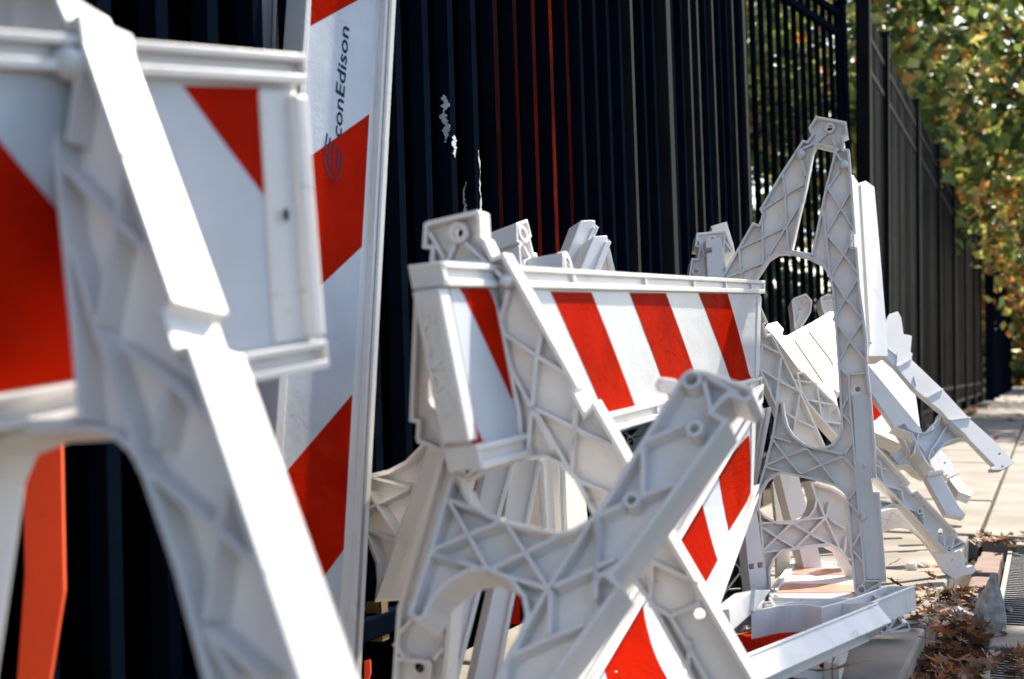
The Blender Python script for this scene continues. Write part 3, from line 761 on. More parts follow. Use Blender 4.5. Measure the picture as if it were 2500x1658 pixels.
# ---- heads and planks poking up behind the middle board
def head(label, pl, outer, ribs=(), boss=(), extra=None, D=.05, cat='barricade', through=()):
    t = thing('barricade', label, cat, lowest(pl, outer), GRP)
    lattice(t, pl, outer, [], ribs, boss, [], D=D, web=-.01, through=through)
    return t
ph = Pl((1265, 560, 2.0), (1310, 560, 2.05), (1280, 660, 1.98))
head('grey frame head just right of the middle barricade top, rounded boss on its end', ph,
     M('q', [(205, 150), (298, 118), (335, 262), (322, 278), (350, 395), (375, 395), (405, 552), (410, 900), (250, 900), (240, 552), (225, 340), (242, 320), (208, 305)]),
     [M('q', [(250, 290), (330, 440)]), M('q', [(280, 470), (330, 440), (345, 550)]), M('q', [(280, 470), (285, 550)])], [(M('q', [(262, 240)])[0], 11, 6)], D=.055)
ph = Pl((1375, 640, 1.98), (1400, 640, 2.04), (1380, 670, 1.98))
head('short white block-like frame end beside the leaning pale planks', ph, M('q', [(585, 392), (655, 445), (692, 575), (700, 900), (592, 900), (590, 545)]),
     [M('q', [(600, 470), (640, 470)])], [(M('q', [(630, 510)])[0], 9, 5)], D=.07)
pp = Pl((1420, 540, 2.25), (1455, 540, 2.27), (1400, 660, 2.2))
slab_thing('plank', 'taller of two pale planks leaning together above the striped board', 'plank', pp, M('q', [(735, 132), (800, 126), (855, 129), (862, 190), (700, 590), (600, 860), (480, 860), (628, 410)]), .03, BOARD,
           lips=[M('q', [(856, 190), (700, 575)]), M('q', [(835, 200), (690, 560)])], group=GRP)
pp = Pl((1450, 580, 2.2), (1485, 580, 2.22), (1430, 660, 2.16))
slab_thing('plank', 'shorter of two pale planks leaning together above the striped board', 'plank', pp, M('q', [(845, 260), (955, 253), (965, 310), (862, 585), (760, 860), (620, 860), (715, 580)]), .03, BOARD,
           lips=[M('q', [(958, 312), (858, 580)]), M('q', [(938, 318), (838, 580)])], group=GRP)
pp = Pl((1480, 620, 2.3), (1500, 620, 2.3), (1480, 670, 2.3))
slab_thing('plank', 'thin shaded plank slanting the other way behind the two pale planks', 'plank', pp, M('q', [(942, 360), (975, 355), (1030, 590), (1080, 860), (900, 860), (880, 590)]), .025, BOARD, lips=[M('q', [(950, 370), (990, 590)])], group=GRP)
ph = Pl((1740, 580, 2.75), (1790, 580, 2.75), (1740, 680, 2.73))
H3 = head('grey frame head with an upright block, left of the tallest frame', ph,
     M('q', [(1690, 232), (1932, 206), (2005, 375), (1978, 402), (1918, 410), (1960, 610), (1980, 860), (1580, 860), (1622, 610), (1650, 436), (1694, 441), (1712, 350), (1675, 342)]),
     [M('q', [(1700, 250), (1760, 430)]), M('q', [(1925, 220), (1905, 600)]), M('q', [(1930, 300), (1985, 380)])], [(M('q', [(1822, 287)])[0], 11, 6.5), (M('q', [(1686, 556)])[0], 10.5, 6.5)], through=[(M('q', [(1822, 287)])[0], 6.5)])
slab('upright_block', H3, ph, M('q', [(1745, 322), (1872, 318), (1895, 430), (1890, 700), (1770, 700), (1755, 440), (1800, 430), (1798, 392), (1752, 395)]), .03, WHITE, .03)
pp = Pl((1740, 560, 2.9), (1790, 560, 2.9), (1740, 640, 2.88))
slab_thing('plank', 'pale plank end sticking up behind the frame head with the upright block', 'plank', pp, M('q', [(1810, 175), (1940, 138), (1995, 320), (2100, 860), (1980, 860)]), .03, BOARD, group=GRP)

# ---- tallest lattice frame
pl = Pl((2000, 300, 2.70), (2090, 1400, 2.62), (1700, 650, 2.74))
outer = M('g', [(820, 68), (975, 98), (985, 168), (962, 178), (966, 205), (962, 235), (990, 238), (1003, 400), (1022, 655), (1000, 665), (1003, 735), (1030, 740), (1045, 940), (1080, 1200), (1086, 1380)],
          't', [(965, 0), (1000, 400), (1006, 636), (970, 640), (985, 730), (1028, 732), (1075, 1335), (1038, 1350), (1035, 1450), (1085, 1452), (1082, 1492), (1000, 1475), (900, 1448), (865, 1430), (852, 1395),
                (830, 1150), (800, 762), (770, 725), (720, 692), (620, 662), (490, 632), (370, 607), (310, 622), (255, 668), (212, 745), (200, 840), (170, 885), (140, 880), (155, 820), (190, 720), (240, 550), (290, 350), (325, 115), (340, 108), (370, 118), (378, 200), (400, 280), (440, 345), (520, 405), (590, 425), (650, 424), (705, 400), (745, 350), (765, 290), (755, 100)],
          'g', [(932, 1380), (915, 1140), (900, 960), (887, 885), (850, 828), (780, 792), (690, 768), (625, 770), (578, 800), (510, 905), (380, 1290), (110, 1290), (330, 900), (495, 612), (525, 622), (546, 572), (530, 545), (640, 360), (715, 245), (750, 190), (772, 196), (800, 160), (780, 130)])
slot = M('g', [(822, 216), (912, 238), (900, 300), (862, 450), (815, 680), (795, 768), (745, 762), (698, 752), (740, 560), (772, 430), (806, 250)])
ribs = [M('g', [(872, 155), (818, 208)]), M('g', [(900, 160), (918, 225)]), M('g', [(650, 365), (660, 470), (668, 630), (680, 755)]), M('g', [(545, 545), (660, 470), (765, 410)]), M('g', [(755, 490), (668, 630), (580, 775)]),
        M('g', [(745, 290), (766, 375)]), M('g', [(815, 205), (720, 250)]), M('g', [(430, 742), (545, 690), (668, 630)]), M('g', [(545, 575), (545, 690), (550, 815)]), M('g', [(425, 745), (440, 895)]), M('g', [(330, 905), (550, 817)]), M('g', [(940, 235), (918, 250), (950, 300)]),
        M('g', [(945, 340), (880, 435), (945, 540), (1012, 645)]), M('g', [(1000, 440), (945, 540), (870, 670), (960, 775), (1037, 880)]), M('g', [(1005, 700), (960, 775), (895, 885), (970, 1000), (1052, 1098)]), M('g', [(1037, 885), (970, 1000), (908, 1105), (990, 1215), (1078, 1325)]),
        M('g', [(1062, 1105), (990, 1215), (930, 1335), (970, 1388), (1086, 1380)]), M('g', [(850, 540), (870, 670), (890, 880)]), M('g', [(985, 1390), (990, 1442)]),
        M('t', [(815, 0), (862, 560), (892, 900), (930, 1340), (900, 1385)]), M('t', [(770, 165), (815, 75)]), M('t', [(768, 190), (832, 265)]), M('t', [(790, 470), (843, 390)]), M('t', [(795, 505), (858, 580)]), M('t', [(815, 780), (870, 700)]), M('t', [(820, 805), (893, 885)]), M('t', [(842, 1105), (898, 1010)]), M('t', [(845, 1130), (912, 1205)]),
        M('t', [(285, 355), (385, 488), (490, 608)]), M('t', [(285, 348), (425, 390)]), M('t', [(243, 552), (385, 488), (530, 432)]), M('t', [(243, 558), (490, 628)]), M('t', [(490, 608), (630, 545), (778, 488)]), M('t', [(530, 435), (630, 545), (745, 690)]), M('t', [(560, 425), (772, 472)]),
        M('t', [(930, 1340), (1070, 1340)]), M('t', [(925, 1420), (1032, 1355)]), M('t', [(935, 1440), (1080, 1455)]), M('t', [(930, 1450), (1082, 1488)])]
TF = thing('barricade', 'tallest white lattice frame standing upright, its pierced head against the fence', 'barricade', lowest(pl, outer), GRP)
lattice(TF, pl, outer, [slot], ribs, [(M('g', [(888, 130)])[0], 13.5, 7.5), (M('t', [(905, 1400)])[0], 12, 7)], [(M('g', [(740, 266)])[0], 12), (M('g', [(960, 318)])[0], 12), (M('t', [(930, 552)])[0], 6), (M('t', [(915, 905)])[0], 9)],
        through=[(M('g', [(888, 130)])[0], 7.5), (M('g', [(1032, 1462)])[0], 7)], D=.04)
smooth_leg = slab('leg_face', TF, pl, M('t', [(842, 62), (962, 62), (993, 400), (1000, 625), (962, 640), (980, 738), (1022, 740), (1066, 1330), (938, 1330), (895, 900), (868, 560)]), .006, WHITE, -.004)

# ---- second frame below and behind it, with the round opening
pl = Pl((1860, 1250, 2.80), (2060, 1250, 2.84), (1880, 1400, 2.78))
outer = M('t', [(205, 850), (250, 895), (330, 936), (440, 938), (545, 895), (582, 840), (592, 780), (560, 665), (700, 700), (830, 780), (860, 1320), (830, 1262), (765, 1135), (690, 1096), (580, 1105), (470, 1120), (360, 1146), (310, 1195), (285, 1270), (285, 1400), (250, 1400), (242, 1310), (222, 1100)])
T2 = thing('barricade', 'pinkish lattice frame with round opening at the foot of the tallest frame', 'barricade', lowest(pl, outer), GRP)
lattice(T2, pl, outer, [], [M('t', [(205, 947), (340, 938), (660, 905)]), M('t', [(205, 955), (330, 1040), (460, 1115)]), M('t', [(230, 1138), (330, 1040), (435, 940)]), M('t', [(240, 1142), (690, 1095)]), M('t', [(440, 945), (555, 1015), (690, 1088), (835, 1200)]), M('t', [(460, 1110), (555, 1015), (660, 910)]),
                            M('t', [(560, 668), (660, 905), (770, 1140)]), M('t', [(692, 800), (668, 905)]), M('t', [(690, 915), (800, 985)]), M('t', [(805, 1040), (788, 1155)])], [], [], D=.04)
pl = Pl((1800, 1300, 2.72), (1860, 1300, 2.74), (1810, 1400, 2.7))
slab_thing('barricade_upright', 'white post with two square slots left of the round opening', 'post', pl, M('t', [(95, 860), (185, 850), (205, 960), (246, 1310), (250, 1395), (150, 1420), (130, 1240)]), .03, WHITE,
           holes=[M('t', [(134, 1224), (168, 1220), (172, 1258), (138, 1260)]), M('t', [(194, 1214), (228, 1210), (232, 1248), (198, 1250)])], group=GRP)
pl = Pl((1790, 1050, 2.72), (1850, 1050, 2.74), (1800, 1150, 2.7))
slab_thing('barricade_upright', 'pale upright strip between the sloping board end and the tallest frame', 'post', pl, M('t', [(235, 160), (292, 145), (285, 200), (190, 700), (195, 800), (130, 760), (150, 620)]), .03, WHITE, lips=[M('t', [(262, 160), (168, 690)])], group=GRP)
pl = Pl((1920, 1200, 3.02), (1960, 1200, 3.03), (1980, 1450, 2.96))
slab_thing('barricade_upright', 'shaded leg with one round hole seen through the round opening', 'post', pl, M('t', [(345, 610), (470, 590), (540, 880), (610, 1120), (685, 1445), (560, 1455), (480, 1120), (410, 870)]), .035, WHITE, group=GRP)
pl = Pl((1900, 1180, 3.1), (1930, 1180, 3.1), (1900, 1300, 3.05))
slab_thing('barricade_upright', 'tan sunlit leg behind the shaded one in the round opening', 'post', pl, M('t', [(296, 660), (345, 640), (410, 880), (420, 1240), (330, 1300), (320, 900)]), .03, WHITE, group=GRP)

# ---- uprights and frames right of and behind the tallest frame
pl = Pl((2114, 450, 3.22), (2150, 450, 3.27), (2130, 800, 2.9))
slab_thing('plank', 'brilliant sunlit plank upright right of the tallest frame', 'plank', pl, M('N', [(2095, 447), (2114, 441), (2135, 456), (2148, 600), (2162, 770), (2168, 870), (2121, 870)]), .035, BOARD, lips=[M('N', [(2099, 455), (2122, 840)])], group=GRP)
pl = Pl((2082, 432, 3.15), (2100, 432, 3.175), (2105, 800, 2.83))
slab_thing('plank', 'thin sunlit strip between the tallest frame and the brilliant plank', 'plank', pl, M('N', [(2078, 428), (2084, 428), (2095, 444), (2118, 860), (2099, 860)]), .03, BOARD, group=GRP)
pl = Pl((1900, 850, 2.80), (2000, 850, 2.83), (1900, 1000, 2.79))
outer = M('m', [(60, 230), (130, 385), (96, 405), (120, 492), (165, 478), (420, 1000), (625, 1450), (700, 1620), (450, 1620), (330, 1450), (180, 1090), (50, 790), (40, 500)])
F1 = thing('barricade', 'shaded lattice leg slanting down right behind the end of the striped board', 'barricade', lowest(pl, outer), GRP)
lattice(F1, pl, outer, [], [M('m', [(65, 570), (235, 652)]), M('m', [(80, 590), (60, 780)]), M('m', [(60, 785), (230, 890), (395, 972)]), M('m', [(245, 690), (200, 1080)]), M('m', [(260, 1150), (380, 1225), (540, 1300)]), M('m', [(405, 1010), (350, 1360)]), M('m', [(70, 830), (130, 960)])], D=.025)
pl = Pl((1960, 820, 3.16), (2040, 820, 3.24), (1960, 950, 2.95))
outer = M('m', [(100, 430), (120, 395), (205, 375), (262, 440), (250, 490), (282, 500), (520, 372), (665, 285), (760, 300), (790, 900), (760, 1000), (690, 960), (725, 1060), (730, 1110), (420, 812), (372, 760), (165, 480)])
F2 = thing('barricade', 'dazzling sunlit white barricade back between the shaded leg and the tallest frame', 'barricade', lowest(pl, outer), GRP)
slab('board', F2, pl, outer, .04, BOARD)
TANREC = mat('tan_recess', (.42, .36, .28), .8, var=.1)
for k in ([(478, 470), (530, 448), (690, 720), (690, 760), (650, 690)], [(355, 545), (388, 543), (630, 880), (600, 905)]): slab('recess', F2, pl, M('m', k), .003, TANREC, .002, bev=0)  # tan strips laid over the face for its grooves
pl = Pl((1960, 980, 2.95), (2050, 1040, 2.95), (2000, 1100, 2.92))
outer = M('m', [(372, 820), (440, 808), (735, 1100), (800, 1300), (800, 1500), (730, 1380), (600, 1235), (470, 1085), (400, 960)])
F3 = thing('barricade', 'small backlit lattice leg under the dazzling barricade back', 'barricade', lowest(pl, outer), GRP)
lattice(F3, pl, outer, [], [M('m', [(360, 880), (560, 910)]), M('m', [(395, 850), (425, 1000)]), M('m', [(560, 950), (600, 1220)]), M('m', [(450, 1045), (735, 1105)]), M('m', [(600, 1235), (770, 1260)])], D=.035)
ph = Pl((1950, 740, 3.3), (1980, 740, 3.3), (1950, 800, 3.28))
head('small weathered frame head rising behind the dazzling barricade back', ph, M('m', [(328, 192), (350, 168), (455, 128), (512, 192), (500, 292), (420, 420), (560, 620), (420, 620), (350, 420), (345, 330)]),
     [M('m', [(400, 260), (470, 180)]), M('m', [(360, 420), (410, 300)])], [], D=.045)
ph = Pl((2010, 740, 3.4), (2030, 740, 3.4), (2010, 800, 3.38))
head('second weathered frame head half hidden by the tallest frame', ph, M('m', [(578, 165), (650, 128), (720, 140), (730, 500), (640, 500), (610, 295), (590, 240)]), [M('m', [(600, 200), (700, 180)])], [], D=.045)

# ---- sunlit heap right of the tallest frame
ZR = .85
pl = Pl((2180, 830, 3.85), (2300, 830, 3.94), (2180, 950, 3.72))
outer = M('m', [(960, 470), (1100, 480), (1180, 312), (1255, 287), (1285, 340), (1305, 485), (1345, 490), (1378, 500), (1366, 640), (1386, 655), (1368, 700), (1640, 960), (1870, 1210), (2080, 1400), (2215, 1530)],
          'n', [(2040, 215), (2040, 260), (2115, 310), (2060, 350), (1965, 400), (1850, 405), (1842, 378), (1892, 360), (1590, 50)],
          'm', [(1840, 1350), (1700, 1230), (1630, 1150), (1400, 960), (1240, 770), (1100, 645), (960, 560)])
R1 = thing('barricade', 'long sunlit frame leg reaching furthest right, foot held above the pavement', 'barricade', lowest(pl, outer), GRP)
slab('leg', R1, pl, outer, .014, WHITE, 0, holes=[[(x + 3.5 * math.cos(a), y + 3.5 * math.sin(a)) for a in [i * .785 for i in range(8)]] for x, y in M('n', [(1940, 225), (1972, 368)])])
for k in ([(1100, 570), (1250, 680)], [(1250, 640), (1240, 770)], [(1390, 860), (1410, 930)], [(1370, 700), (1250, 770)], [(1640, 965), (1500, 1040)], [(1880, 1215), (1700, 1235)]):
    q = [pl.uv(p) for p in M('m', k)]; link('rib', fixn(mesh(*ribmesh(pl, q[0], q[1], .004, .004, -.001))), R1, WHITE)
wing = M('m', [(1318, 1240), (1350, 1295), (1400, 1325), (1480, 1338), (1560, 1305), (1610, 1250), (1632, 1190), (1640, 1155), (1705, 1235), (1850, 1370), (1700, 1420), (1640, 1470), (1580, 1540)], 'n', [(1180, 180), (1155, 270), (1185, 400), (1100, 300), (1010, 130), (960, 0)], 'm', [(1225, 1290)])
lattice(R1, Pl((2180, 830, 3.88), (2300, 830, 3.97), (2180, 950, 3.75)), wing, [], [M('m', [(1330, 1320), (1500, 1500)]), M('m', [(1700, 1260), (1560, 1480)]), M('m', [(1440, 1340), (1400, 1520)]), M('m', [(1640, 1200), (1500, 1340)])], D=.03, part='wing')
pl = Pl((2170, 920, 4.3), (2240, 920, 4.4), (2170, 1020, 4.12))
slab_thing('striped_board', 'overexposed white board standing among the sunlit legs', 'board', pl, M('m', [(960, 700), (1080, 670), (1160, 700), (1250, 800), (1390, 930), (1415, 1050), (1452, 1320), (1300, 1450), (960, 1300)]), .04, BOARD,
           extra=[('stripe', M('m', [(1000, 980), (1050, 1030), (1140, 1160), (1060, 1230), (990, 1260)]), SHEETR)], group=GRP)
pl = Pl((2170, 950, 4.08), (2250, 950, 4.12), (2170, 1060, 3.98))
outer = M('m', [(960, 720), (1010, 760), (1290, 1100), (1455, 1300), (1480, 1420)], 'n', [(1190, 430), (1290, 460), (1490, 820), (1560, 900), (1540, 945), (1470, 930), (1340, 905), (1110, 490)], 'm', [(1225, 1290), (1130, 1150), (960, 900)])
R3 = thing('barricade', 'sunlit frame leg planted on the pavement in the middle of the bright heap', 'barricade', lowest(pl, outer), GRP)
slab('leg', R3, pl, outer, .018, WHITE)
for k in ([(1100, 475), (1280, 445)],): 
    q = [pl.uv(p) for p in M('n', k)]; link('rib', fixn(mesh(*ribmesh(pl, q[0], q[1], .01, .012, -.001))), R3, WHITE)
pl = Pl((2290, 1120, 4.1), (2330, 1140, 4.1), (2290, 1160, 4.05))
outer = M('n', [(1250, 140), (1395, 310), (1422, 370), (1492, 430), (1460, 452), (1352, 495), (1300, 445), (1215, 420), (1160, 330), (1165, 240), (1200, 170)])
R2 = thing('barricade', 'rounded shaded frame foot with a small hole beside the planted leg', 'barricade', lowest(pl, outer), GRP)
slab('foot', R2, pl, outer, .018, WHITE, holes=[[(x + 3 * math.cos(a), y + 3 * math.sin(a)) for a in [i * .785 for i in range(8)]] for x, y in M('n', [(1342, 465), (1325, 325)])])
pl = Pl((2330, 1180, 4.45), (2370, 1180, 4.5), (2330, 1205, 4.35))
slab_thing('plank', 'short glaring white plank end lying beside the planted leg', 'plank', pl, M('n', [(1365, 490), (1440, 470), (1640, 660), (1610, 690), (1480, 640)]), .03, BOARD, group=GRP)
pl = Pl((2160, 1090, 4.25), (2260, 1090, 4.28), (2170, 1150, 4.2))
outer = M('m', [(1020, 1325), (1060, 1352), (1120, 1365), (1190, 1325), (1225, 1290), (1300, 1400)], 'n', [(1060, 400), (1100, 480), (1000, 430), (900, 345), (800, 365), (720, 300), (560, 130), (480, 40)])
RX = thing('barricade', 'pale backlit lattice web behind the planted leg and the notched leg', 'barricade', lowest(pl, outer), GRP)
lattice(RX, pl, outer, [], [M('n', [(600, 60), (800, 330)]), M('n', [(700, 250), (880, 60)]), M('n', [(800, 330), (960, 180)]), M('n', [(560, 120), (780, 40)]), M('n', [(880, 60), (1050, 420)])], D=.03)
# near pair of sunlit legs
pl = Pl((2150, 1120, 3.12), (2330, 1300, 3.2), (2160, 1250, 3.12))
outer = M('n', [(480, 60), (530, 105), (940, 550), (905, 592), (960, 655), (1010, 628), (1475, 1115), (1466, 1158), (1582, 1235), (1560, 1268), (1365, 1348), (1318, 1310), (880, 830), (560, 500), (460, 400)])
R4 = thing('barricade', 'backlit lattice leg with notched edge and ringed foot right of the tallest frame', 'barricade', lowest(pl, outer), GRP)
lattice(R4, pl, outer, [], [M('n', [(600, 290), (645, 575)]), M('n', [(550, 350), (680, 400)]), M('n', [(645, 580), (860, 630)]), M('n', [(850, 620), (880, 830)]), M('n', [(900, 830), (1000, 865)]), M('n', [(1080, 860), (1110, 1070)]), M('n', [(1130, 1090), (1230, 1115)]), M('n', [(1320, 1150), (1330, 1280)]), M('n', [(1440, 1160), (1420, 1260)]), M('n', [(1370, 1300), (1530, 1210)])],
        [(M('n', [(1042, 868)])[0], 7, 4), (M('n', [(1375, 1300)])[0], 8, 5)], [], through=[(M('n', [(1342, 1108)])[0], 7)], D=.035)
wing = M('n', [(480, 700), (600, 738), (760, 772), (885, 832), (900, 865), (830, 805), (740, 792), (600, 856), (480, 900)])
lattice(R4, Pl((2150, 1120, 3.13), (2330, 1300, 3.21), (2160, 1250, 3.13)), wing, [], [], D=.03, part='wing', wall=.003)
pl = Pl((2150, 1250, 3.24), (2340, 1390, 3.28), (2160, 1300, 3.24))
outer = M('n', [(480, 820), (600, 870), (760, 830), (870, 880), (1310, 1300), (1450, 1320), (1490, 1300), (1578, 1420), (1545, 1462), (1580, 1500), (1640, 1478), (1680, 1530), (1640, 1575), (1540, 1590), (1430, 1640), (1330, 1568), (1210, 1370), (1080, 1200), (950, 1085), (820, 1052), (700, 1080), (480, 1190)])
R5 = thing('barricade', 'tan backlit frame leg under the notched one, end resting on the leaf litter', 'barricade', lowest(pl, outer), GRP)
slab('leg', R5, pl, outer, .014, WHITE, 0, holes=[[(x + 3.5 * math.cos(a), y + 3.5 * math.sin(a)) for a in [i * .785 for i in range(8)]] for x, y in M('n', [(1405, 1420)])])
for k in ([(640, 1060), (740, 880)], [(610, 930), (830, 1010)], [(740, 880), (900, 1000)], [(1200, 1340), (1310, 1300)]):
    q = [pl.uv(p) for p in M('n', k)]; link('rib', fixn(mesh(*ribmesh(pl, q[0], q[1], .004, .004, -.001))), R5, WHITE)

# ---- pieces lying on the ground
def channel(name, label, pts_top, zs, w, h, cat='barricade', roll=0):
    """a leg lying on its back: front wall, rear wall, web between and cross ribs"""
    A, B = pts_top
    d = (B - A).normalized(); side = d.cross(Vector((0, 0, 1))).normalized()
    if side.dot(EYE - A) < 0: side = -side
    t = thing(name, label, cat, A - Vector((0, 0, h)), GRP)
    up = (Vector((0, 0, 1)) * math.cos(roll) - side * math.sin(roll)); out = (side * math.cos(roll) + Vector((0, 0, 1)) * math.sin(roll))
    def strip(nm, P, Q, o0, u0, o1, u1, bev=0, extra=None):
        V = [X + out * o + up * u for X in (P, Q) for o, u in ((o0, u0), (o1, u0), (o1, u1), (o0, u1))]
        link(nm, fixn(mesh(V, [(3, 2, 1, 0), (4, 5, 6, 7), (0, 1, 5, 4), (1, 2, 6, 5), (2, 3, 7, 6), (3, 0, 4, 7)])), t, WHITE, bev)
    strip('front_wall', A, B, -.004, -h, 0, 0, .0012)
    strip('rear_wall', A, B, -w, -h, -w + .004, 0, .0012)
    strip('web', A, B, -w + .002, -h * .62, -.002, -h * .54)
    strip('edge_bead', A, B, 0, -.004, .0025, 0, .001)
    L = (B - A).length; n = max(2, int(L / .055))
    for i in range(n):
        P, Q = A + d * (L * i / n), A + d * (L * (i + 1) / n)
        oP, oQ = (-.003, -w + .003) if i % 2 else (-w + .003, -.003)
        V = []
        for X, o in ((P, oP), (Q, oQ)):
            for k in (-.0018, .0018):
                for u in (-h * .56, -.006): V.append(X + d * k + out * o + up * u)
        link('rib', fixn(mesh(V, [(0, 1, 3, 2), (4, 6, 7, 5), (0, 4, 5, 1), (2, 3, 7, 6), (1, 5, 7, 3), (0, 2, 6, 4)])), t, WHITE)
    for P in (A, B):
        strip('end_wall', P - d * .002, P + d * .002, -w + .001, -h * .98, -.001, -.001, .001)
    return t
def onz(p, z):
    r = ray(*p); return EYE + r * ((z - H) / r.z)
A, B = M('o', [(560, 1105), (1790, 612)])
GA, GB = onz(A, .125), onz(B, .125)
channel('barricade', 'blazing white channel-shaped leg lying across the foot of the pile', (GA, GB), None, .05, .036, roll=math.radians(42))
A, B = M('o', [(1745, 610), (2122, 462)])
channel('barricade', 'shaded bluish end of a leg lying right of the tallest frame foot', (onz(A, .118), onz(B, .118)), None, .05, .04, roll=math.radians(6))
# ringed foot under it
pl = Pl((2150, 1500, 2.5), (2200, 1500, 2.5), (2150, 1540, 2.5))
outer = M('o', [(1700, 620), (1780, 600), (1835, 600), (1830, 770), (1960, 720), (2010, 690), (2020, 790), (2070, 785), (2095, 845), (2070, 872), (1900, 890), (1840, 895), (1810, 850), (1780, 780)])
FT = thing('barricade', 'ringed fan-ribbed foot resting on the pavement below the lying leg', 'barricade', lowest(pl, outer), GRP)
lattice(FT, pl, outer, [], [M('o', [(1895, 860), (1975, 730)]), M('o', [(1900, 870), (2060, 795)]), M('o', [(1905, 880), (2085, 850)]), M('o', [(1975, 730), (2020, 790)])], [(M('o', [(1855, 840)])[0], 12, 7)], [], D=.03, wall=.003)
# flat wing with curved flange
fl = flat(.115)
outer = M('o', [(695, 690), (770, 600), (855, 500), (880, 540), (900, 562), (1100, 572), (1590, 575), (1450, 620), (1310, 655), (1150, 628), (940, 640)])
G2 = thing('barricade', 'white wing piece with curved flange lying flat left of the blazing leg', 'barricade', lowest(fl, outer), GRP)
lattice(G2, fl, outer, [], [M('o', [(800, 600), (1300, 600)]), M('o', [(860, 560), (900, 640)]), M('o', [(820, 630), (1120, 598)])], D=.042, web=-.016, wall=.005)
pl = Pl((1800, 1480, 2.05), (1870, 1450, 2.15), (1790, 1530, 2.02))
outer = M('o', [(498, 668), (706, 506), (870, 500), (800, 600), (690, 720), (545, 852), (515, 838)])
slab_thing('barricade_upright', 'white leg end lying left of the wing piece, box corner towards the viewer', 'post', pl, outer, .03, WHITE, lips=[M('o', [(706, 510), (690, 700)])], group=GRP)
fl = flat(.06)
slab_thing('striped_board', 'flat-lying board with faded pink stripes behind the wing piece', 'board', fl, M('o', [(840, 600), (1090, 235), (1540, 268), (1640, 600)]), .03, BOARD,
           lips=[M('o', [(875, 520), (1085, 240)]), M('o', [(910, 525), (1105, 245)]), M('o', [(1110, 268), (1540, 285)])],
           extra=[('stripe', M('o', [(1085, 308), (1560, 325), (1575, 375), (1045, 375)]), FADED), ('stripe', M('o', [(985, 450), (1590, 460), (1605, 525), (915, 535)]), FADED)], group=GRP)
fl = flat(.035)
slab_thing('striped_board', 'red board face under the blazing leg, leaves lying on it', 'board', fl, M('o', [(540, 900), (900, 820), (1400, 960), (1300, 1160), (700, 1300)]), .02, SHEETR, group=GRP)
pl = Pl((1880, 1640, 1.98), (2000, 1640, 2.06), (1880, 1680, 1.98))
G5 = slab_thing('barricade_upright', 'white board end with a dark square notch at the bottom edge of the view', 'post', pl, M('o', [(800, 1235), (1085, 1108), (1180, 1112), (1270, 1126), (1302, 1180), (1320, 1250), (1318, 1400), (1262, 1400), (1258, 1232), (1310, 1226), (1262, 1228), (1255, 1290), (800, 1250)]), .03, WHITE, group=GRP)
for lab, k in (('left of two thin white rails lying beside the dry curled leaf', [(1330, 1125), (1400, 955), (1425, 950), (1398, 1140)]), ('right of two thin white rails lying beside the dry curled leaf', [(1408, 1140), (1480, 930), (1545, 890), (1465, 1165)])):
    slab_thing('rail_piece', lab, 'rail', flat(.05), M('o', k), .03, BOARD, group=GRP)
# dark green frames in the deep shade under the pile
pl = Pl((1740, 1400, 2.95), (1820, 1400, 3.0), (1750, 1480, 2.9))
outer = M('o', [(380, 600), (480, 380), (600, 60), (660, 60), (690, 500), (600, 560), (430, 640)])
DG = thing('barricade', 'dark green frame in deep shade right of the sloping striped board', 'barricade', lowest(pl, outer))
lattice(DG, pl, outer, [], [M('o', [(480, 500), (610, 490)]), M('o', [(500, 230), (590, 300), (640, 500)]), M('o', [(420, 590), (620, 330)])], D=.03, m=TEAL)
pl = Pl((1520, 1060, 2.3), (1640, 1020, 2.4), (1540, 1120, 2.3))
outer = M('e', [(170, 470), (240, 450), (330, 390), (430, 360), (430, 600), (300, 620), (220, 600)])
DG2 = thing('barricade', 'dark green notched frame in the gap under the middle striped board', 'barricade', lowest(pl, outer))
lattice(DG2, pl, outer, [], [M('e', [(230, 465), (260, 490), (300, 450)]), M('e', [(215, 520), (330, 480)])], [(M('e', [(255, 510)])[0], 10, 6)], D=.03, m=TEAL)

# ================================================================== stones, leaves, litter
def stone(label, p, w, h, seed, sharp=1.0, name='stone'):
    rnd = random.Random(seed)
    bm = bmesh.new(); bmesh.ops.create_icosphere(bm, subdivisions=4, radius=1)
    planes = [(Vector((rnd.gauss(0, 1), rnd.gauss(0, 1), rnd.gauss(0, .6))).normalized(), rnd.uniform(.4, .72)) for _ in range(16)]
    for v in bm.verts:
        for n_, k in planes:
            d = v.co.dot(n_) - k
            if d > 0: v.co -= n_ * d * .97
        v.co *= 1 + .05 * (math.sin(v.co.x * 17 + seed) * math.sin(v.co.y * 13) + .6 * math.sin(v.co.z * 29 + v.co.x * 23)) + rnd.uniform(-.02, .02)
        f = 1 - sharp * .75 * max(0, v.co.z + .3)
        v.co = Vector((v.co.x * max(.12, f) * w * .62, v.co.y * max(.2, f) * w * .55, (v.co.z + .55) * h * .72))
    me = bpy.data.meshes.new('stone'); bm.to_mesh(me); bm.free()
    o = link(name, me, None, STONE); o.location = p
    return tag(o, label, 'stone', 'broken stones in the leaf litter')
stone('tall pointed grey stone chunk standing in the leaf litter by the grating', onz(M('v', [(1000, 1095)])[0], -.03), .085, .11, 3, .72)
stone('rounded dark stone half buried left of the pointed one', onz(M('v', [(700, 1060)])[0], -.03), .075, .05, 8, .2)
stone('small grey stone above the rounded one', onz(M('v', [(790, 890)])[0], -.03), .032, .03, 11, .2)
stone('small pebble of concrete at the right edge of the grating', onz(M('v', [(1180, 890)])[0], -.03), .022, .014, 14, .2)
WH = mat('white_plastic_scrap', (.8, .8, .78), .5)
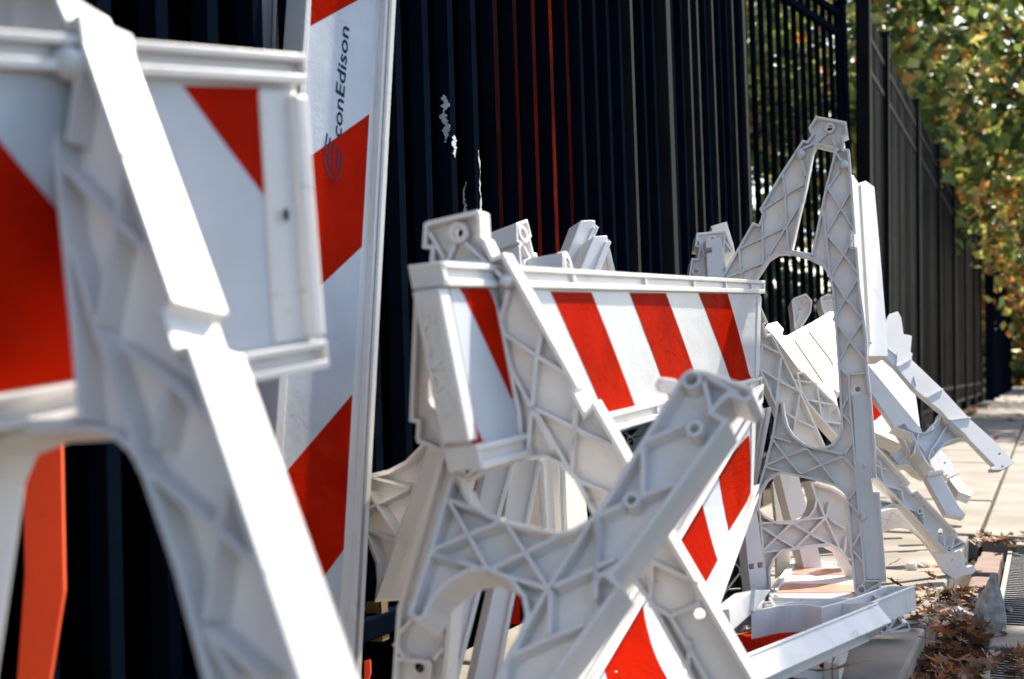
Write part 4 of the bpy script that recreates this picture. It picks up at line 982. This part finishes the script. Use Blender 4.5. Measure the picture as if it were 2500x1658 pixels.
o = stone('crumpled white scrap lying on the sunny pavement', onz(M('n', [(930, 1530)])[0], 0), .03, .026, 21, .4, 'plastic_scrap'); o.data.materials.clear(); o.data.materials.append(WH); o['category'] = 'scrap'; del o['group']

def leafmesh(rnd, size, m):
    n = 14; V = [Vector((0, 0, 0))]; F = []
    cl, cw = rnd.uniform(-.5, .9), rnd.uniform(-.6, .9)
    for i in range(n):
        a = 2 * math.pi * i / n
        r = (.55 if i % 2 else 1.0) * rnd.uniform(.75, 1.1) * (1.15 if abs(math.cos(a)) > .8 else .8)
        x, y = r * math.cos(a), .75 * r * math.sin(a)
        V.append(Vector((x, y, .35 * cl * x * x + .5 * cw * y * y + rnd.uniform(-.06, .06))))
    for i in range(n): F.append((0, 1 + i, 1 + (i + 1) % n))
    V.append(Vector((-1.5, .05, .05))); V.append(Vector((-1.5, -.05, .1))); F.append((0, n + 1, n + 2))
    V = [v * size for v in V]
    return V, F
rnd = random.Random(5)
protos = []
for i in range(10):
    me = mesh(*leafmesh(rnd, 1, None)); protos.append(me)
leafv = []
for i in range(10):
    for k, mm in enumerate(LEAFB):
        me = protos[i].copy(); me.materials.append(mm); leafv.append(me)
def leaf(p, s, label, k=None):
    o = bpy.data.objects.new('fallen_leaf', leafv[rnd.randrange(10) * 5 + (k if k is not None else rnd.choices(range(5), (4, 3, 1.6, 2, .3))[0])]); COL.objects.link(o)
    o.location = p; o.scale = (s, s, s); o.rotation_euler = (rnd.uniform(-.5, .5), rnd.uniform(-.5, .5), rnd.uniform(0, 6.3))
    return tag(o, label, 'leaf', label)
def litter(label, n, x0, x1, y0, y1, z, s0, s1, k=None, bias=1.0, name='leaf_litter'):
    V, F, MI = [], [], []
    for i in range(n):
        a, b = leafmesh(rnd, rnd.uniform(s0, s1), None); base = len(V)
        R = Matrix.Rotation(rnd.uniform(0, 6.3), 3, 'Z') @ Matrix.Rotation(rnd.uniform(-.9, .9), 3, 'X') @ Matrix.Rotation(rnd.uniform(-.7, .7), 3, 'Y')
        c = Vector((x0 + (x1 - x0) * rnd.random() ** bias, rnd.uniform(y0, y1), z + rnd.uniform(0, .02)))
        V += [R @ v + c for v in a]; F += [tuple(base + j for j in f) for f in b]; MI += [rnd.choices(range(5), (4, 2, 1.3, 3, .2))[0]] * len(b)
    me = mesh(V, F)
    for m_ in LEAFB: me.materials.append(m_)
    me.polygons.foreach_set('material_index', MI)
    o = link(name, me); o['kind'] = 'stuff'; o['label'] = label; o['category'] = 'leaf litter'
litter('brown fallen leaves heaped along the broken pavement edge', 900, -.22, .0, 1.9, 2.75, -.05, .012, .03, bias=1.2)
litter('brown leaves caught round the foot of the sunlit legs', 220, -.26, -.1, 2.7, 3.25, -.01, .01, .024)
litter('leaves blown along the far edge of the grating', 170, -.2, 1.1, 4.16, 4.42, -.012, .012, .028)
litter('leaves strewn over the near grating', 150, -.05, .5, 1.9, 2.7, -.028, .012, .026)
litter('scattered leaves along the far fence foot', 260, -.95, -.75, 6, 22, .0, .02, .05)
litter('leaves strewn on the far pavement', 200, -.7, 2.5, 9, 30, .004, .02, .05)
litter('leaf crumbs under the pile of barricades', 260, -.75, -.3, 1.7, 3.4, .0, .01, .025)
for i in range(16): leaf((rnd.uniform(-.2, .12), rnd.uniform(1.95, 2.75), rnd.uniform(-.02, .012)), rnd.uniform(.02, .034), 'dry brown leaf on top of the litter at the lower right')
for i in range(12): leaf((rnd.uniform(.0, .5), rnd.uniform(2.1, 4.2), rnd.uniform(-.024, -.012)), rnd.uniform(.016, .03), 'dry leaf lying on the iron grating')
for i in range(8): leaf((rnd.uniform(-.5, -.2), rnd.uniform(2.3, 3.8), .01), rnd.uniform(.012, .024), 'dry leaf on the pavement beside the pile')
for q, z, s, k, lab in ((M('o', [(1400, 1200)])[0], .06, .036, 1, 'large tan curled leaf at the bottom edge right of the white board end'), (M('o', [(965, 1240)])[0], .05, .02, 3, 'dark brown leaf standing up against the white board end'),
                        (M('o', [(1180, 1090)])[0], .055, .026, 2, 'rust coloured leaf on the red board under the blazing leg'), (M('o', [(2130, 800)])[0], .01, .02, 0, 'brown lobed leaf on the pavement right of the ringed foot'), (M('n', [(1190, 1500)])[0], .01, .03, 2, 'bright rust leaf on the sunny pavement below the backlit legs'),
                        (M('v', [(1120, 1105)])[0], -.02, .016, 4, 'pale green leaf right of the pointed stone')):
    p = onz(q, z); o = leaf(p, s, lab, k); del o['group']
